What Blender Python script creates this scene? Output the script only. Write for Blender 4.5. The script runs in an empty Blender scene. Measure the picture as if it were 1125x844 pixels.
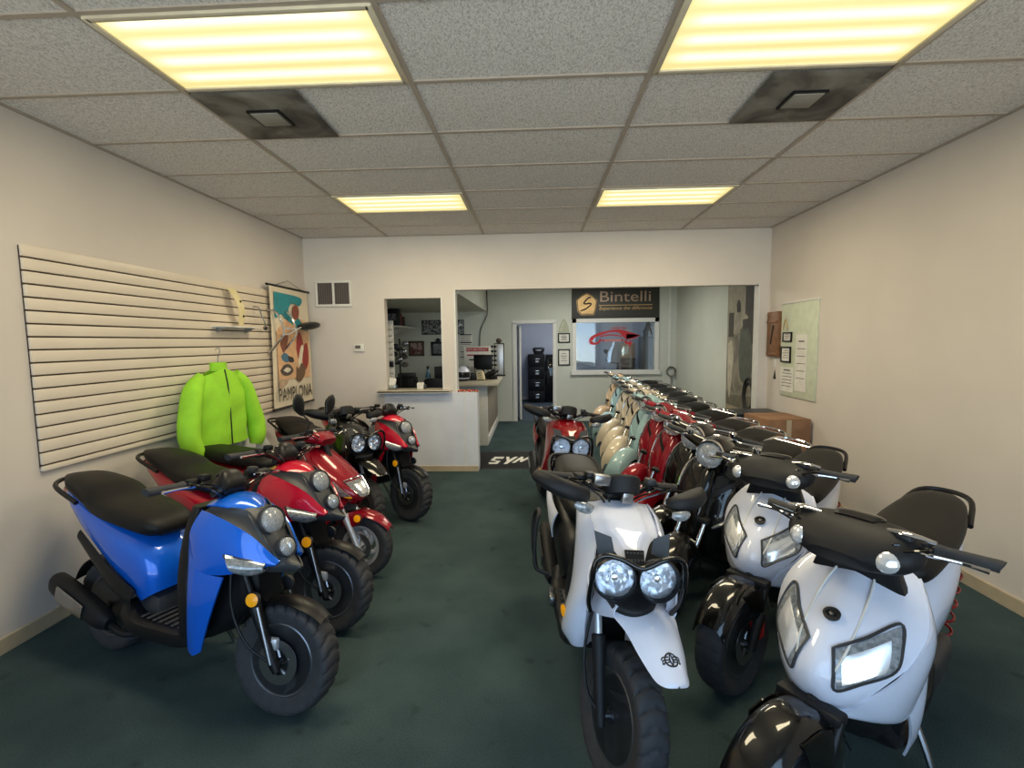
import bpy, bmesh, math, random
from mathutils import Vector, Matrix
random.seed(7)
C = bpy.context.scene.collection
PI = math.pi
rad = math.radians
V = Vector

# ------------------------------------------------------------------ materials
def lin(c):
    c = c.lstrip('#')
    o = []
    for i in (0, 2, 4):
        x = int(c[i:i+2], 16) / 255
        o.append(x / 12.92 if x <= .04045 else ((x + .055) / 1.055) ** 2.4)
    return o + [1]

def mat(name, col, rough=.5, metal=0, coat=0, var=.06, scale=12, bump=0, bscale=60, col2=None, emit=None, spec=.5):
    m = bpy.data.materials.new(name); m.use_nodes = True
    nt = m.node_tree; b = nt.nodes['Principled BSDF']; L = nt.links.new
    tc = nt.nodes.new('ShaderNodeTexCoord')
    nz = nt.nodes.new('ShaderNodeTexNoise'); nz.inputs['Scale'].default_value = scale; nz.inputs['Detail'].default_value = 4
    L(tc.outputs['Object'], nz.inputs['Vector'])
    rp = nt.nodes.new('ShaderNodeValToRGB'); a = lin(col)
    e = lin(col2) if col2 else [min(1, x * (1 + var)) for x in a[:3]] + [1]
    s = a if col2 else [x * (1 - var) for x in a[:3]] + [1]
    rp.color_ramp.elements[0].position = .35; rp.color_ramp.elements[1].position = .65
    rp.color_ramp.elements[0].color = s; rp.color_ramp.elements[1].color = e
    L(nz.outputs['Fac'], rp.inputs['Fac']); L(rp.outputs['Color'], b.inputs['Base Color'])
    b.inputs['Roughness'].default_value = rough; b.inputs['Metallic'].default_value = metal
    b.inputs['Coat Weight'].default_value = coat; b.inputs['Coat Roughness'].default_value = .04
    b.inputs['Specular IOR Level'].default_value = spec
    if bump:
        n2 = nt.nodes.new('ShaderNodeTexNoise'); n2.inputs['Scale'].default_value = bscale; n2.inputs['Detail'].default_value = 3
        L(tc.outputs['Object'], n2.inputs['Vector'])
        bp = nt.nodes.new('ShaderNodeBump'); bp.inputs['Strength'].default_value = bump; bp.inputs['Distance'].default_value = .01
        L(n2.outputs['Fac'], bp.inputs['Height']); L(bp.outputs['Normal'], b.inputs['Normal'])
    if emit:
        b.inputs['Emission Color'].default_value = a; b.inputs['Emission Strength'].default_value = emit
    return m

def paint(name, col, metal=.0, rough=.32):
    return mat(name, col, rough, metal, 1.0, .04, 3, spec=.15)

def glass(name, tint='ffffff', refl=.12):
    m = bpy.data.materials.new(name); m.use_nodes = True
    nt = m.node_tree; nt.nodes.clear(); L = nt.links.new
    o = nt.nodes.new('ShaderNodeOutputMaterial'); mx = nt.nodes.new('ShaderNodeMixShader')
    t = nt.nodes.new('ShaderNodeBsdfTransparent'); g = nt.nodes.new('ShaderNodeBsdfGlossy')
    fr = nt.nodes.new('ShaderNodeFresnel'); fr.inputs['IOR'].default_value = 1.45
    ad = nt.nodes.new('ShaderNodeMath'); ad.operation = 'ADD'; ad.inputs[1].default_value = refl - .04; ad.use_clamp = True
    nz = nt.nodes.new('ShaderNodeTexNoise'); nz.inputs['Scale'].default_value = 2
    mr = nt.nodes.new('ShaderNodeMapRange'); mr.inputs['To Min'].default_value = .01; mr.inputs['To Max'].default_value = .05
    L(nz.outputs['Fac'], mr.inputs['Value']); L(mr.outputs['Result'], g.inputs['Roughness'])
    t.inputs['Color'].default_value = lin(tint)
    L(fr.outputs['Fac'], ad.inputs[0]); L(ad.outputs[0], mx.inputs['Fac'])
    L(t.outputs[0], mx.inputs[1]); L(g.outputs[0], mx.inputs[2]); L(mx.outputs[0], o.inputs['Surface'])
    return m

def frosted(name):
    m = glass(name, 'f4f7fb', .08); nt = m.node_tree; L = nt.links.new
    out = next(n for n in nt.nodes if n.type == 'OUTPUT_MATERIAL'); src = out.inputs['Surface'].links[0].from_socket
    d = nt.nodes.new('ShaderNodeBsdfDiffuse'); d.inputs['Color'].default_value = (.82, .84, .86, 1)
    mx = nt.nodes.new('ShaderNodeMixShader'); vo = nt.nodes.new('ShaderNodeTexVoronoi'); vo.inputs['Scale'].default_value = 120
    tc = nt.nodes.new('ShaderNodeTexCoord'); L(tc.outputs['Object'], vo.inputs['Vector'])
    mr = nt.nodes.new('ShaderNodeMapRange'); mr.inputs['To Min'].default_value = .22; mr.inputs['To Max'].default_value = .42
    L(vo.outputs['Distance'], mr.inputs['Value']); L(mr.outputs[0], mx.inputs['Fac'])
    L(src, mx.inputs[1]); L(d.outputs[0], mx.inputs[2]); L(mx.outputs[0], out.inputs['Surface'])
    return m

def carpet_mat():
    m = mat('carpet', '354547', .95, 0, 0, .1, 3, .5, 240, '3f4f50', spec=.15)
    nt = m.node_tree; b = nt.nodes['Principled BSDF']; L = nt.links.new
    src = b.inputs['Base Color'].links[0].from_socket
    tc = nt.nodes.new('ShaderNodeTexCoord')
    fine = nt.nodes.new('ShaderNodeTexNoise'); fine.inputs['Scale'].default_value = 170; fine.inputs['Detail'].default_value = 2
    L(tc.outputs['Object'], fine.inputs['Vector'])
    r1 = nt.nodes.new('ShaderNodeMapRange'); r1.inputs['From Min'].default_value = .3; r1.inputs['From Max'].default_value = .7
    r1.inputs['To Min'].default_value = .72; r1.inputs['To Max'].default_value = 1.25
    L(fine.outputs['Fac'], r1.inputs['Value'])
    st = nt.nodes.new('ShaderNodeTexNoise'); st.inputs['Scale'].default_value = 6.5; st.inputs['Detail'].default_value = 1
    L(tc.outputs['Object'], st.inputs['Vector'])
    r2 = nt.nodes.new('ShaderNodeMapRange'); r2.inputs['From Min'].default_value = .68; r2.inputs['From Max'].default_value = .76
    r2.inputs['To Min'].default_value = 1.0; r2.inputs['To Max'].default_value = .72
    L(st.outputs['Fac'], r2.inputs['Value'])
    mu = nt.nodes.new('ShaderNodeMath'); mu.operation = 'MULTIPLY'; L(r1.outputs[0], mu.inputs[0]); L(r2.outputs[0], mu.inputs[1])
    vm = nt.nodes.new('ShaderNodeVectorMath'); vm.operation = 'SCALE'; L(src, vm.inputs[0]); L(mu.outputs[0], vm.inputs['Scale'])
    L(vm.outputs[0], b.inputs['Base Color'])
    return m

def tile_mat():
    m = mat('acoustic_tile', 'b3aca6', .95, 0, 0, .03, 5, 0, spec=.1)
    nt = m.node_tree; b = nt.nodes['Principled BSDF']; L = nt.links.new
    tc = nt.nodes.new('ShaderNodeTexCoord'); mp = nt.nodes.new('ShaderNodeMapping'); mp.inputs['Scale'].default_value = (1.6, .7, 1)
    nz = nt.nodes.new('ShaderNodeTexNoise'); nz.inputs['Scale'].default_value = 95; nz.inputs['Detail'].default_value = 2; nz.inputs['Distortion'].default_value = 1.2
    L(tc.outputs['Object'], mp.inputs['Vector']); L(mp.outputs[0], nz.inputs['Vector'])
    rp = nt.nodes.new('ShaderNodeValToRGB')
    rp.color_ramp.elements[0].position = .36; rp.color_ramp.elements[0].color = lin('b3aea9')
    rp.color_ramp.elements[1].position = .56; rp.color_ramp.elements[1].color = lin('e6e1dd')
    L(nz.outputs['Fac'], rp.inputs['Fac']); L(rp.outputs['Color'], b.inputs['Base Color'])
    bp = nt.nodes.new('ShaderNodeBump'); bp.inputs['Strength'].default_value = .5; bp.inputs['Distance'].default_value = .004
    L(nz.outputs['Fac'], bp.inputs['Height']); L(bp.outputs['Normal'], b.inputs['Normal'])
    return m

def diffuser_mat(name='lamp_diffuser', k=1.0):
    # a lit prismatic lens: brighter over the four tubes behind it (runs along object Y)
    m = bpy.data.materials.new(name); m.use_nodes = True
    nt = m.node_tree; b = nt.nodes['Principled BSDF']; L = nt.links.new
    tc = nt.nodes.new('ShaderNodeTexCoord'); sp = nt.nodes.new('ShaderNodeSeparateXYZ'); L(tc.outputs['Object'], sp.inputs[0])
    w = nt.nodes.new('ShaderNodeMath'); w.operation = 'MULTIPLY'; w.inputs[1].default_value = 2 * PI / .135; L(sp.outputs['Y'], w.inputs[0])
    c = nt.nodes.new('ShaderNodeMath'); c.operation = 'SINE'; L(w.outputs[0], c.inputs[0])
    ax = nt.nodes.new('ShaderNodeMath'); ax.operation = 'ABSOLUTE'; L(sp.outputs['X'], ax.inputs[0])
    e = nt.nodes.new('ShaderNodeMapRange'); e.inputs['From Min'].default_value = .47; e.inputs['From Max'].default_value = .58
    e.inputs['To Min'].default_value = 1; e.inputs['To Max'].default_value = 0; L(ax.outputs[0], e.inputs['Value'])
    s = nt.nodes.new('ShaderNodeMapRange'); s.inputs['From Min'].default_value = -1; s.inputs['From Max'].default_value = 1
    s.inputs['To Min'].default_value = 0; s.inputs['To Max'].default_value = 1; L(c.outputs[0], s.inputs['Value'])
    mu = nt.nodes.new('ShaderNodeMath'); mu.operation = 'MULTIPLY'; L(s.outputs[0], mu.inputs[0]); L(e.outputs[0], mu.inputs[1])
    rp = nt.nodes.new('ShaderNodeValToRGB')
    rp.color_ramp.elements[0].color = (.88, .72, .26, 1); rp.color_ramp.elements[1].color = (1.0, .97, .66, 1)
    L(mu.outputs[0], rp.inputs['Fac']); L(rp.outputs['Color'], b.inputs['Emission Color'])
    b.inputs['Base Color'].default_value = (.6, .55, .4, 1)
    st = nt.nodes.new('ShaderNodeMapRange'); st.inputs['To Min'].default_value = .8 * k; st.inputs['To Max'].default_value = 1.15 * k
    L(mu.outputs[0], st.inputs['Value']); L(st.outputs[0], b.inputs['Emission Strength'])
    return m

def stripe_mat(name, a, bcol, scale, axis='X', rough=.7):
    m = mat(name, a, rough); nt = m.node_tree; b = nt.nodes['Principled BSDF']; L = nt.links.new
    tc = nt.nodes.new('ShaderNodeTexCoord'); w = nt.nodes.new('ShaderNodeTexWave'); w.bands_direction = axis
    w.inputs['Scale'].default_value = scale; w.inputs['Distortion'].default_value = 1.5; w.inputs['Detail Scale'].default_value = 6
    L(tc.outputs['Object'], w.inputs['Vector'])
    rp = nt.nodes.new('ShaderNodeValToRGB'); rp.color_ramp.elements[0].color = lin(a); rp.color_ramp.elements[1].color = lin(bcol)
    L(w.outputs['Fac'], rp.inputs['Fac']); L(rp.outputs['Color'], b.inputs['Base Color'])
    return m

def photo_mat(name, cols, scale, rough=.4, stretch=(1, 1, 1)):
    # printed picture: blotches of a few tones
    m = mat(name, cols[0], rough); nt = m.node_tree; b = nt.nodes['Principled BSDF']; L = nt.links.new
    tc = nt.nodes.new('ShaderNodeTexCoord'); mp = nt.nodes.new('ShaderNodeMapping'); mp.inputs['Scale'].default_value = stretch
    nz = nt.nodes.new('ShaderNodeTexNoise'); nz.inputs['Scale'].default_value = scale; nz.inputs['Detail'].default_value = 3; nz.inputs['Distortion'].default_value = .8
    L(tc.outputs['Object'], mp.inputs['Vector']); L(mp.outputs[0], nz.inputs['Vector'])
    rp = nt.nodes.new('ShaderNodeValToRGB'); cr_ = rp.color_ramp; cr_.interpolation = 'EASE'
    while len(cr_.elements) < len(cols): cr_.elements.new(.5)
    for i, c in enumerate(cols):
        cr_.elements[i].position = .3 + .4 * i / max(1, len(cols) - 1); cr_.elements[i].color = lin(c)
    L(nz.outputs['Fac'], rp.inputs['Fac']); L(rp.outputs['Color'], b.inputs['Base Color'])
    return m

M = {}
def mk():
    M['wall'] = mat('wall_paint', 'd2c9c0', .75, var=.025, scale=2, bump=.04, bscale=35)
    M['wall2'] = mat('back_room_paint', 'c6c8bd', .75, var=.03, scale=2, bump=.04, bscale=35)
    M['wall3'] = mat('blue_room_paint', 'b4b9c6', .75, var=.03, scale=2)
    M['lowwall'] = mat('counter_front_daylit', 'd3d6de', .6, var=.05, scale=3, bump=.04, bscale=25)  # bluish tint of the daylight is put into the low wall's colour
    M['trim'] = mat('white_trim', 'd8d6d0', .45, var=.03)
    M['whitewood'] = mat('white_laminate', 'dcd8d0', .35, var=.03)
    M['tan'] = mat('tan_trim', 'b7a78c', .6)
    M['counter'] = mat('counter_laminate', 'b3ab98', .3, var=.08, scale=40)
    M['carpet'] = carpet_mat(); M['tile'] = tile_mat()
    M['bluecarpet'] = mat('blue_grey_carpet', '3a4550', .95, var=.15, scale=90, bump=.3, bscale=200)
    M['grid'] = mat('ceiling_grid_metal', 'a89b8d', .5, var=.04)
    M['dif'] = diffuser_mat(k=.88)
    M['lampframe'] = mat('lamp_frame', 'cbbfa6', .5)
    M['dirty'] = photo_mat('dusty_metal', ['2f2d2a', '56514b', '7a756d', '8b867e'], 3.2, .7)
    M['ventpanel'] = mat('vent_panel', '8d8981', .6, var=.12, scale=6)
    M['slat'] = mat('slatwall_laminate', 'd9cbb8', .4, var=.03, scale=3)
    M['groove'] = mat('slatwall_groove', '4b3d31', .8)
    M['louver'] = stripe_mat('louvers', '4c4442', '8c807b', 24, 'X')
    M['black'] = mat('black_plastic', '131315', .4, var=.1, scale=20, spec=.3)
    M['blackmatte'] = mat('matte_black_plastic', '19191b', .55, var=.1, scale=20, bump=.05, bscale=300, spec=.3)
    M['darkgrey'] = mat('dark_grey_plastic', '2f3033', .45, var=.08)
    M['gloss'] = paint('gloss_black', '060607')
    M['seat'] = mat('seat_vinyl', '141313', .5, var=.1, scale=30, bump=.12, bscale=180, spec=.25)
    M['rubber'] = mat('tyre_rubber', '323234', .75, var=.12, scale=25, bump=.06, bscale=90)
    M['rim'] = mat('black_alloy', '36363a', .3, .6, .3, .05)
    M['silver'] = mat('silver_alloy', 'd2d3d6', .35, .6, 0, .04)
    M['steel'] = mat('machined_steel', '9fa1a5', .3, 1, 0, .06)
    M['lip'] = mat('rim_highlight', '6b6d72', .3, .8, 0, .05)  # grey ring paints the highlight along the black rim's edge
    M['chrome'] = mat('chrome', 'e6e6e8', .07, 1, 0, .02)
    M['reflector'] = mat('lamp_reflector', 'fafbfd', .16, .65, 0, .03, 30)
    M['lens'] = glass('lamp_lens', 'f6f9ff', .05)
    M['frost'] = frosted('fluted_lamp_lens')
    M['clearlens'] = mat('frosted_lamp_lens', '8b8f92', .12, .2, .6, .35, 70)
    M['orange'] = mat('orange_reflector', 'f7a50a', .3, 0, .6, .05, 80, emit=.12)  # faint emission puts the thrown-back light into the reflector's colour
    M['redlens'] = mat('red_lens', '8c1013', .2, 0, .8, .1)
    M['red'] = paint('red_paint', 'c01230', .1)
    M['red_b'] = paint('dark_red_paint', '8a0d20', .15)
    M['red_d'] = paint('deep_red_paint', '7c0712', .1)
    M['blue'] = paint('blue_paint', '0e62d2', .2)
    M['white'] = paint('white_paint', 'd9dcea')
    M['skyblue'] = paint('pale_blue_paint', '9fbfc4')
    M['cream'] = paint('cream_paint', 'e0d3bd')
    M['tanp'] = paint('tan_paint', 'cdb190')
    M['engine'] = mat('engine_casting', '4a4a4c', .5, .7, 0, .1)
    M['paper'] = mat('paper', 'dcd8cf', .8)
    M['glass'] = glass('window_glass', 'e4ecef', .1)
    M['clear'] = glass('clear_plastic', 'f3f3ee', .12)
    M['card'] = mat('cardboard', '8c684c', .85, var=.1, scale=10)
    M['wood'] = mat('plaque_wood', '7d5637', .55, var=.2, scale=14)
    M['brownwood'] = mat('brown_wood', '4f4236', .7, var=.2, scale=14)
    M['lime'] = mat('lime_fabric', '98d62e', .8, var=.08, scale=8, bump=.15, bscale=18)
    M['whitefab'] = mat('white_fabric', 'd8dcdc', .85, var=.05, scale=8, bump=.15, bscale=30)
    M['gold'] = mat('gold_print', 'c9a36a', .4, .3, 0, .12, 8)
    M['signgrey'] = mat('sign_panel', '35342f', .5)
    M['printwhite'] = mat('white_print', 'e8e4da', .6)
    M['ink'] = mat('black_ink', '1c1a19', .6)
    M['redink'] = mat('red_ink', 'b01e2a', .6)
mk()

# ------------------------------------------------------------------ mesh builder
def cr(keys, n):
    """Catmull-Rom through keys (tuples), n samples"""
    K = [tuple(map(float, k)) for k in keys]
    if len(K) == 1: return K * n
    out = []
    for i in range(n):
        t = i / (n - 1) * (len(K) - 1); j = min(int(t), len(K) - 2); f = t - j
        p0 = K[j - 1] if j else tuple(2 * a - b for a, b in zip(K[0], K[1]))
        p1, p2 = K[j], K[j + 1]
        p3 = K[j + 2] if j + 2 < len(K) else tuple(2 * a - b for a, b in zip(K[-1], K[-2]))
        out.append(tuple(.5 * (2 * b + (c - a) * f + (2 * a - 5 * b + 4 * c - d) * f * f + (3 * b - a - 3 * c + d) * f ** 3)
                         for a, b, c, d in zip(p0, p1, p2, p3)))
    return out

def cat(keys, t):
    K = keys; t = max(0, min(1, t)) * (len(K) - 1); j = min(int(t), len(K) - 2); f = t - j
    p0 = K[j - 1] if j else [2 * a - b for a, b in zip(K[0], K[1])]
    p3 = K[j + 2] if j + 2 < len(K) else [2 * a - b for a, b in zip(K[-1], K[-2])]
    return [.5 * (2 * b + (c - a) * f + (2 * a - 5 * b + 4 * c - d) * f * f + (3 * b - a - 3 * c + d) * f ** 3)
            for a, b, c, d in zip(p0, K[j], K[j + 1], p3)]

class MB:
    def __init__(s): s.v = []; s.f = []; s.mi = []; s.cur = 0
    def mat(s, i): s.cur = i; return s
    def add(s, vs, fs):
        b = len(s.v); s.v += [tuple(p) for p in vs]
        for f in fs: s.f.append([b + i for i in f]); s.mi.append(s.cur)
        return s
    def box(s, c, d, bev=0, R=None):
        bm = bmesh.new(); bmesh.ops.create_cube(bm, size=1)
        for v in bm.verts: v.co = V((v.co.x * d[0], v.co.y * d[1], v.co.z * d[2]))
        if bev: bmesh.ops.bevel(bm, geom=bm.edges[:], offset=min(bev, min(d) * .45), segments=2, profile=.5, affect='EDGES')
        bm.verts.index_update()
        vs = [((R @ v.co) if R else v.co) + V(c) for v in bm.verts]; fs = [[v.index for v in f.verts] for f in bm.faces]
        bm.free(); return s.add(vs, fs)
    def lathe(s, prof, o=(0, 0, 0), ax=(0, 0, 1), seg=28, close=False, cap=(1, 1)):
        ax = V(ax).normalized(); a = ax.orthogonal().normalized(); b = ax.cross(a); o = V(o); vs = []; fs = []
        for r, h in prof:
            for k in range(seg):
                t = 2 * PI * k / seg; vs.append(o + ax * h + (a * math.cos(t) + b * math.sin(t)) * r)
        n = len(prof)
        for i in range(n if close else n - 1):
            for k in range(seg):
                k2 = (k + 1) % seg; i2 = (i + 1) % n
                fs.append([i * seg + k, i * seg + k2, i2 * seg + k2, i2 * seg + k])
        if not close:
            if prof[0][0] > 1e-5 and cap[0]: fs.append(list(range(seg))[::-1])
            if prof[-1][0] > 1e-5 and cap[1]: fs.append([(n - 1) * seg + k for k in range(seg)])
        return s.add(vs, fs)
    def tube(s, pts, r=.01, seg=8, n=None, closed=False, flat=1):
        P = [V(p) for p in (cr(pts, n) if n else pts)]; N = len(P)
        rs = r if isinstance(r, (list, tuple)) else [r] * N
        if len(rs) != N: rs = [q[0] for q in cr([(x,) for x in rs], N)]
        vs = []; fs = []; up = None
        for i, p in enumerate(P):
            t = (P[(i + 1) % N] - P[i - 1]) if closed else (P[min(i + 1, N - 1)] - P[max(i - 1, 0)])
            t = t.normalized() if t.length > 1e-9 else V((1, 0, 0))
            up = t.orthogonal().normalized() if up is None else (up - t * up.dot(t)).normalized()
            b = t.cross(up)
            for k in range(seg):
                a = 2 * PI * k / seg; vs.append(p + (up * math.cos(a) + b * math.sin(a) * flat) * rs[i])
        for i in range(N if closed else N - 1):
            for k in range(seg):
                j = (i + 1) % N; k2 = (k + 1) % seg; fs.append([i * seg + k, i * seg + k2, j * seg + k2, j * seg + k])
        if not closed: fs += [list(range(seg))[::-1], [(N - 1) * seg + k for k in range(seg)]]
        return s.add(vs, fs)
    def loft(s, keys, side=(0, 1, 0), e=2.4, n=14, ring=20):
        """keys: (x,y,z, half-width along side, half-height[, shift-up])"""
        K = cr(keys, n); vs = []; fs = []; S = V(side)
        for i, k in enumerate(K):
            p = V(k[:3]); t = V(K[min(i + 1, n - 1)][:3]) - V(K[max(i - 1, 0)][:3]); t.normalize()
            sd = (S - t * S.dot(t)).normalized(); u = sd.cross(t)
            for q in range(ring):
                a = 2 * PI * q / ring; c, d = math.cos(a), math.sin(a)
                vs.append(p + sd * max(k[3], 1e-3) * math.copysign(abs(c) ** (2 / e), c) + u * max(k[4], 1e-3) * math.copysign(abs(d) ** (2 / e), d))
        for i in range(n - 1):
            for q in range(ring):
                q2 = (q + 1) % ring; fs.append([i * ring + q, i * ring + q2, (i + 1) * ring + q2, (i + 1) * ring + q])
        fs += [list(range(ring))[::-1], [(n - 1) * ring + q for q in range(ring)]]
        return s.add(vs, fs)
    def sheet(s, fn, nu=12, nv=12, t=.006, u0=-1, u1=1, v0=0, v1=1, off=0):
        P = [[V(fn(u0 + (u1 - u0) * i / nu, v0 + (v1 - v0) * j / nv)) for i in range(nu + 1)] for j in range(nv + 1)]
        return s.shell(P, t, off)
    def shell(s, P, t, off=0):
        nv = len(P) - 1; nu = len(P[0]) - 1; A = []; B = []
        for j in range(nv + 1):
            for i in range(nu + 1):
                du = P[j][min(i + 1, nu)] - P[j][max(i - 1, 0)]; dv = P[min(j + 1, nv)][i] - P[max(j - 1, 0)][i]
                nn = du.cross(dv); nn = nn.normalized() if nn.length > 1e-12 else V((0, 0, 1))
                A.append(P[j][i] + nn * off); B.append(P[j][i] + nn * (off - t))
        w = nu + 1; N = len(A); fs = []
        for j in range(nv):
            for i in range(nu):
                a, b, c, d = j * w + i, j * w + i + 1, (j + 1) * w + i + 1, (j + 1) * w + i
                fs.append([a, b, c, d]); fs.append([N + d, N + c, N + b, N + a])
        rim = [i for i in range(w)] + [j * w + nu for j in range(1, nv + 1)] + [nv * w + i for i in range(nu - 1, -1, -1)] + [j * w for j in range(nv - 1, 0, -1)]
        for q in range(len(rim)):
            a, b = rim[q], rim[(q + 1) % len(rim)]; fs.append([b, a, N + a, N + b])
        return s.add(A + B, fs)
    def patch(s, A, B, bulge=(0, 0, 0), t=.006, nu=8, nv=14, sym=False):
        """surface between two polylines, bowed by the vector bulge; sym adds the mirror image in y"""
        bl = V(bulge)
        for sg in ((1, -1) if sym else (1,)):
            a = cr(A, nv + 1); b = cr(B, nv + 1); P = []
            for j in range(nv + 1):
                row = []
                for i in range(nu + 1):
                    u = i / nu; p = V(a[j]) * (1 - u) + V(b[j]) * u + bl * (4 * u * (1 - u)); p.y *= sg; row.append(p)
                P.append(row)
            s.shell(P, t * -sg if sg < 0 else t)
        return s
    def on(s, fn, q, off=.003, t=.004, n=6):
        """raised inlay on a surface fn(u,v): q = four (u,v) corners"""
        P = []
        for j in range(n + 1):
            row = []
            for i in range(n + 1):
                a, b = i / n, j / n
                u = (q[0][0] * (1 - a) + q[1][0] * a) * (1 - b) + (q[3][0] * (1 - a) + q[2][0] * a) * b
                v = (q[0][1] * (1 - a) + q[1][1] * a) * (1 - b) + (q[3][1] * (1 - a) + q[2][1] * a) * b
                h = 1e-3
                p = V(fn(u, v)); nn = (V(fn(u + h, v)) - p).cross(V(fn(u, v + h)) - p).normalized()
                if nn.x < 0: nn = -nn
                row.append(p + nn * off)
            P.append(row)
        du = (P[0][1] - P[0][0]).cross(P[1][0] - P[0][0])
        return s.shell(P, t if du.x > 0 else -t)
    def plate(s, poly, o, ux, uy, t=.01):
        """flat polygon given in (a,b) on axes ux,uy at origin o, extruded by t along ux x uy"""
        o = V(o); ux = V(ux); uy = V(uy); nn = ux.cross(uy).normalized() * t; n = len(poly)
        vs = [o + ux * a + uy * b for a, b in poly] + [o + ux * a + uy * b + nn for a, b in poly]
        fs = [list(range(n))[::-1], [n + i for i in range(n)]] + [[i, (i + 1) % n, n + (i + 1) % n, n + i] for i in range(n)]
        return s.add(vs, fs)
    def text(s, txt, o, ux, uy, h, t=.002, w=None, shear=0):
        vs, fs = glyphs(txt); xs = [p[0] for p in vs]; ys = [p[1] for p in vs]
        x0, x1, y0, y1 = min(xs), max(xs), min(ys), max(ys); kh = h / (y1 - y0); kw = (w / (x1 - x0)) if w else kh
        o = V(o); ux = V(ux).normalized(); uy = V(uy).normalized(); nn = ux.cross(uy) * t
        q = [o + ux * (kw * (p[0] - (x0 + x1) / 2) + shear * kh * (p[1] - y0)) + uy * (kh * (p[1] - (y0 + y1) / 2)) + nn for p in vs]
        return s.add(q, fs)
    def xf(s, m): s.v = [tuple(m @ V(p)) for p in s.v]; return s
    def build(s, name, mats, parent=None, ang=38, X=None):
        if X is not None: s.xf(X)
        me = bpy.data.meshes.new(name); me.from_pydata(s.v, [], s.f)
        for m in (mats if isinstance(mats, (list, tuple)) else [mats]): me.materials.append(M[m] if isinstance(m, str) else m)
        for p, i in zip(me.polygons, s.mi): p.material_index = i; p.use_smooth = True
        bm = bmesh.new(); bm.from_mesh(me); bmesh.ops.recalc_face_normals(bm, faces=bm.faces[:]); bm.to_mesh(me); bm.free()
        me.set_sharp_from_angle(angle=rad(ang))
        o = bpy.data.objects.new(name, me); C.objects.link(o)
        if parent: o.parent = parent
        return o

_g = {}
def glyphs(txt):
    if txt not in _g:
        cu = bpy.data.curves.new('t', 'FONT'); cu.body = txt; cu.resolution_u = 3
        ob = bpy.data.objects.new('t', cu); C.objects.link(ob)
        dg = bpy.context.evaluated_depsgraph_get(); ev = ob.evaluated_get(dg); me = ev.to_mesh()
        _g[txt] = ([tuple(v.co) for v in me.vertices], [list(p.vertices) for p in me.polygons])
        ev.to_mesh_clear(); bpy.data.objects.remove(ob); bpy.data.curves.remove(cu)
    return _g[txt]

def tag(o, label, cat_, group=None):
    o['label'] = label; o['category'] = cat_
    if group: o['group'] = group
    return o
def thing(name, label, cat_, loc=(0, 0, 0), rz=0, group=None, lean=0):
    o = bpy.data.objects.new(name, None); C.objects.link(o); o.empty_display_size = .1
    o.matrix_world = Matrix.Translation(V(loc)) @ Matrix.Rotation(rz, 4, 'Z') @ Matrix.Rotation(-lean, 4, 'X')
    return tag(o, label, cat_, group)
def struct(o): o['kind'] = 'structure'; return o
def sub(b, name, m, parent, X=None, label=None, ang=38):
    o = b.build(name, m, parent, ang, X)
    if label: o['label'] = label
    return o

# ------------------------------------------------------------------ the room
XL, XR, YB, ZC, YF = -2.94, 2.91, 6.165, 3.023, -1.35
YR, ZR = 10.06, 2.80            # back room: rear wall, ceiling
GX, GY = -.6217, 2.6017         # ceiling grid origin

def bx(name, m, *boxes, bev=0):
    b = MB()
    for x0, x1, y0, y1, z0, z1 in boxes: b.box(((x0+x1)/2, (y0+y1)/2, (z0+z1)/2), (x1-x0, y1-y0, z1-z0), bev)
    return struct(b.build(name, m))

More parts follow.
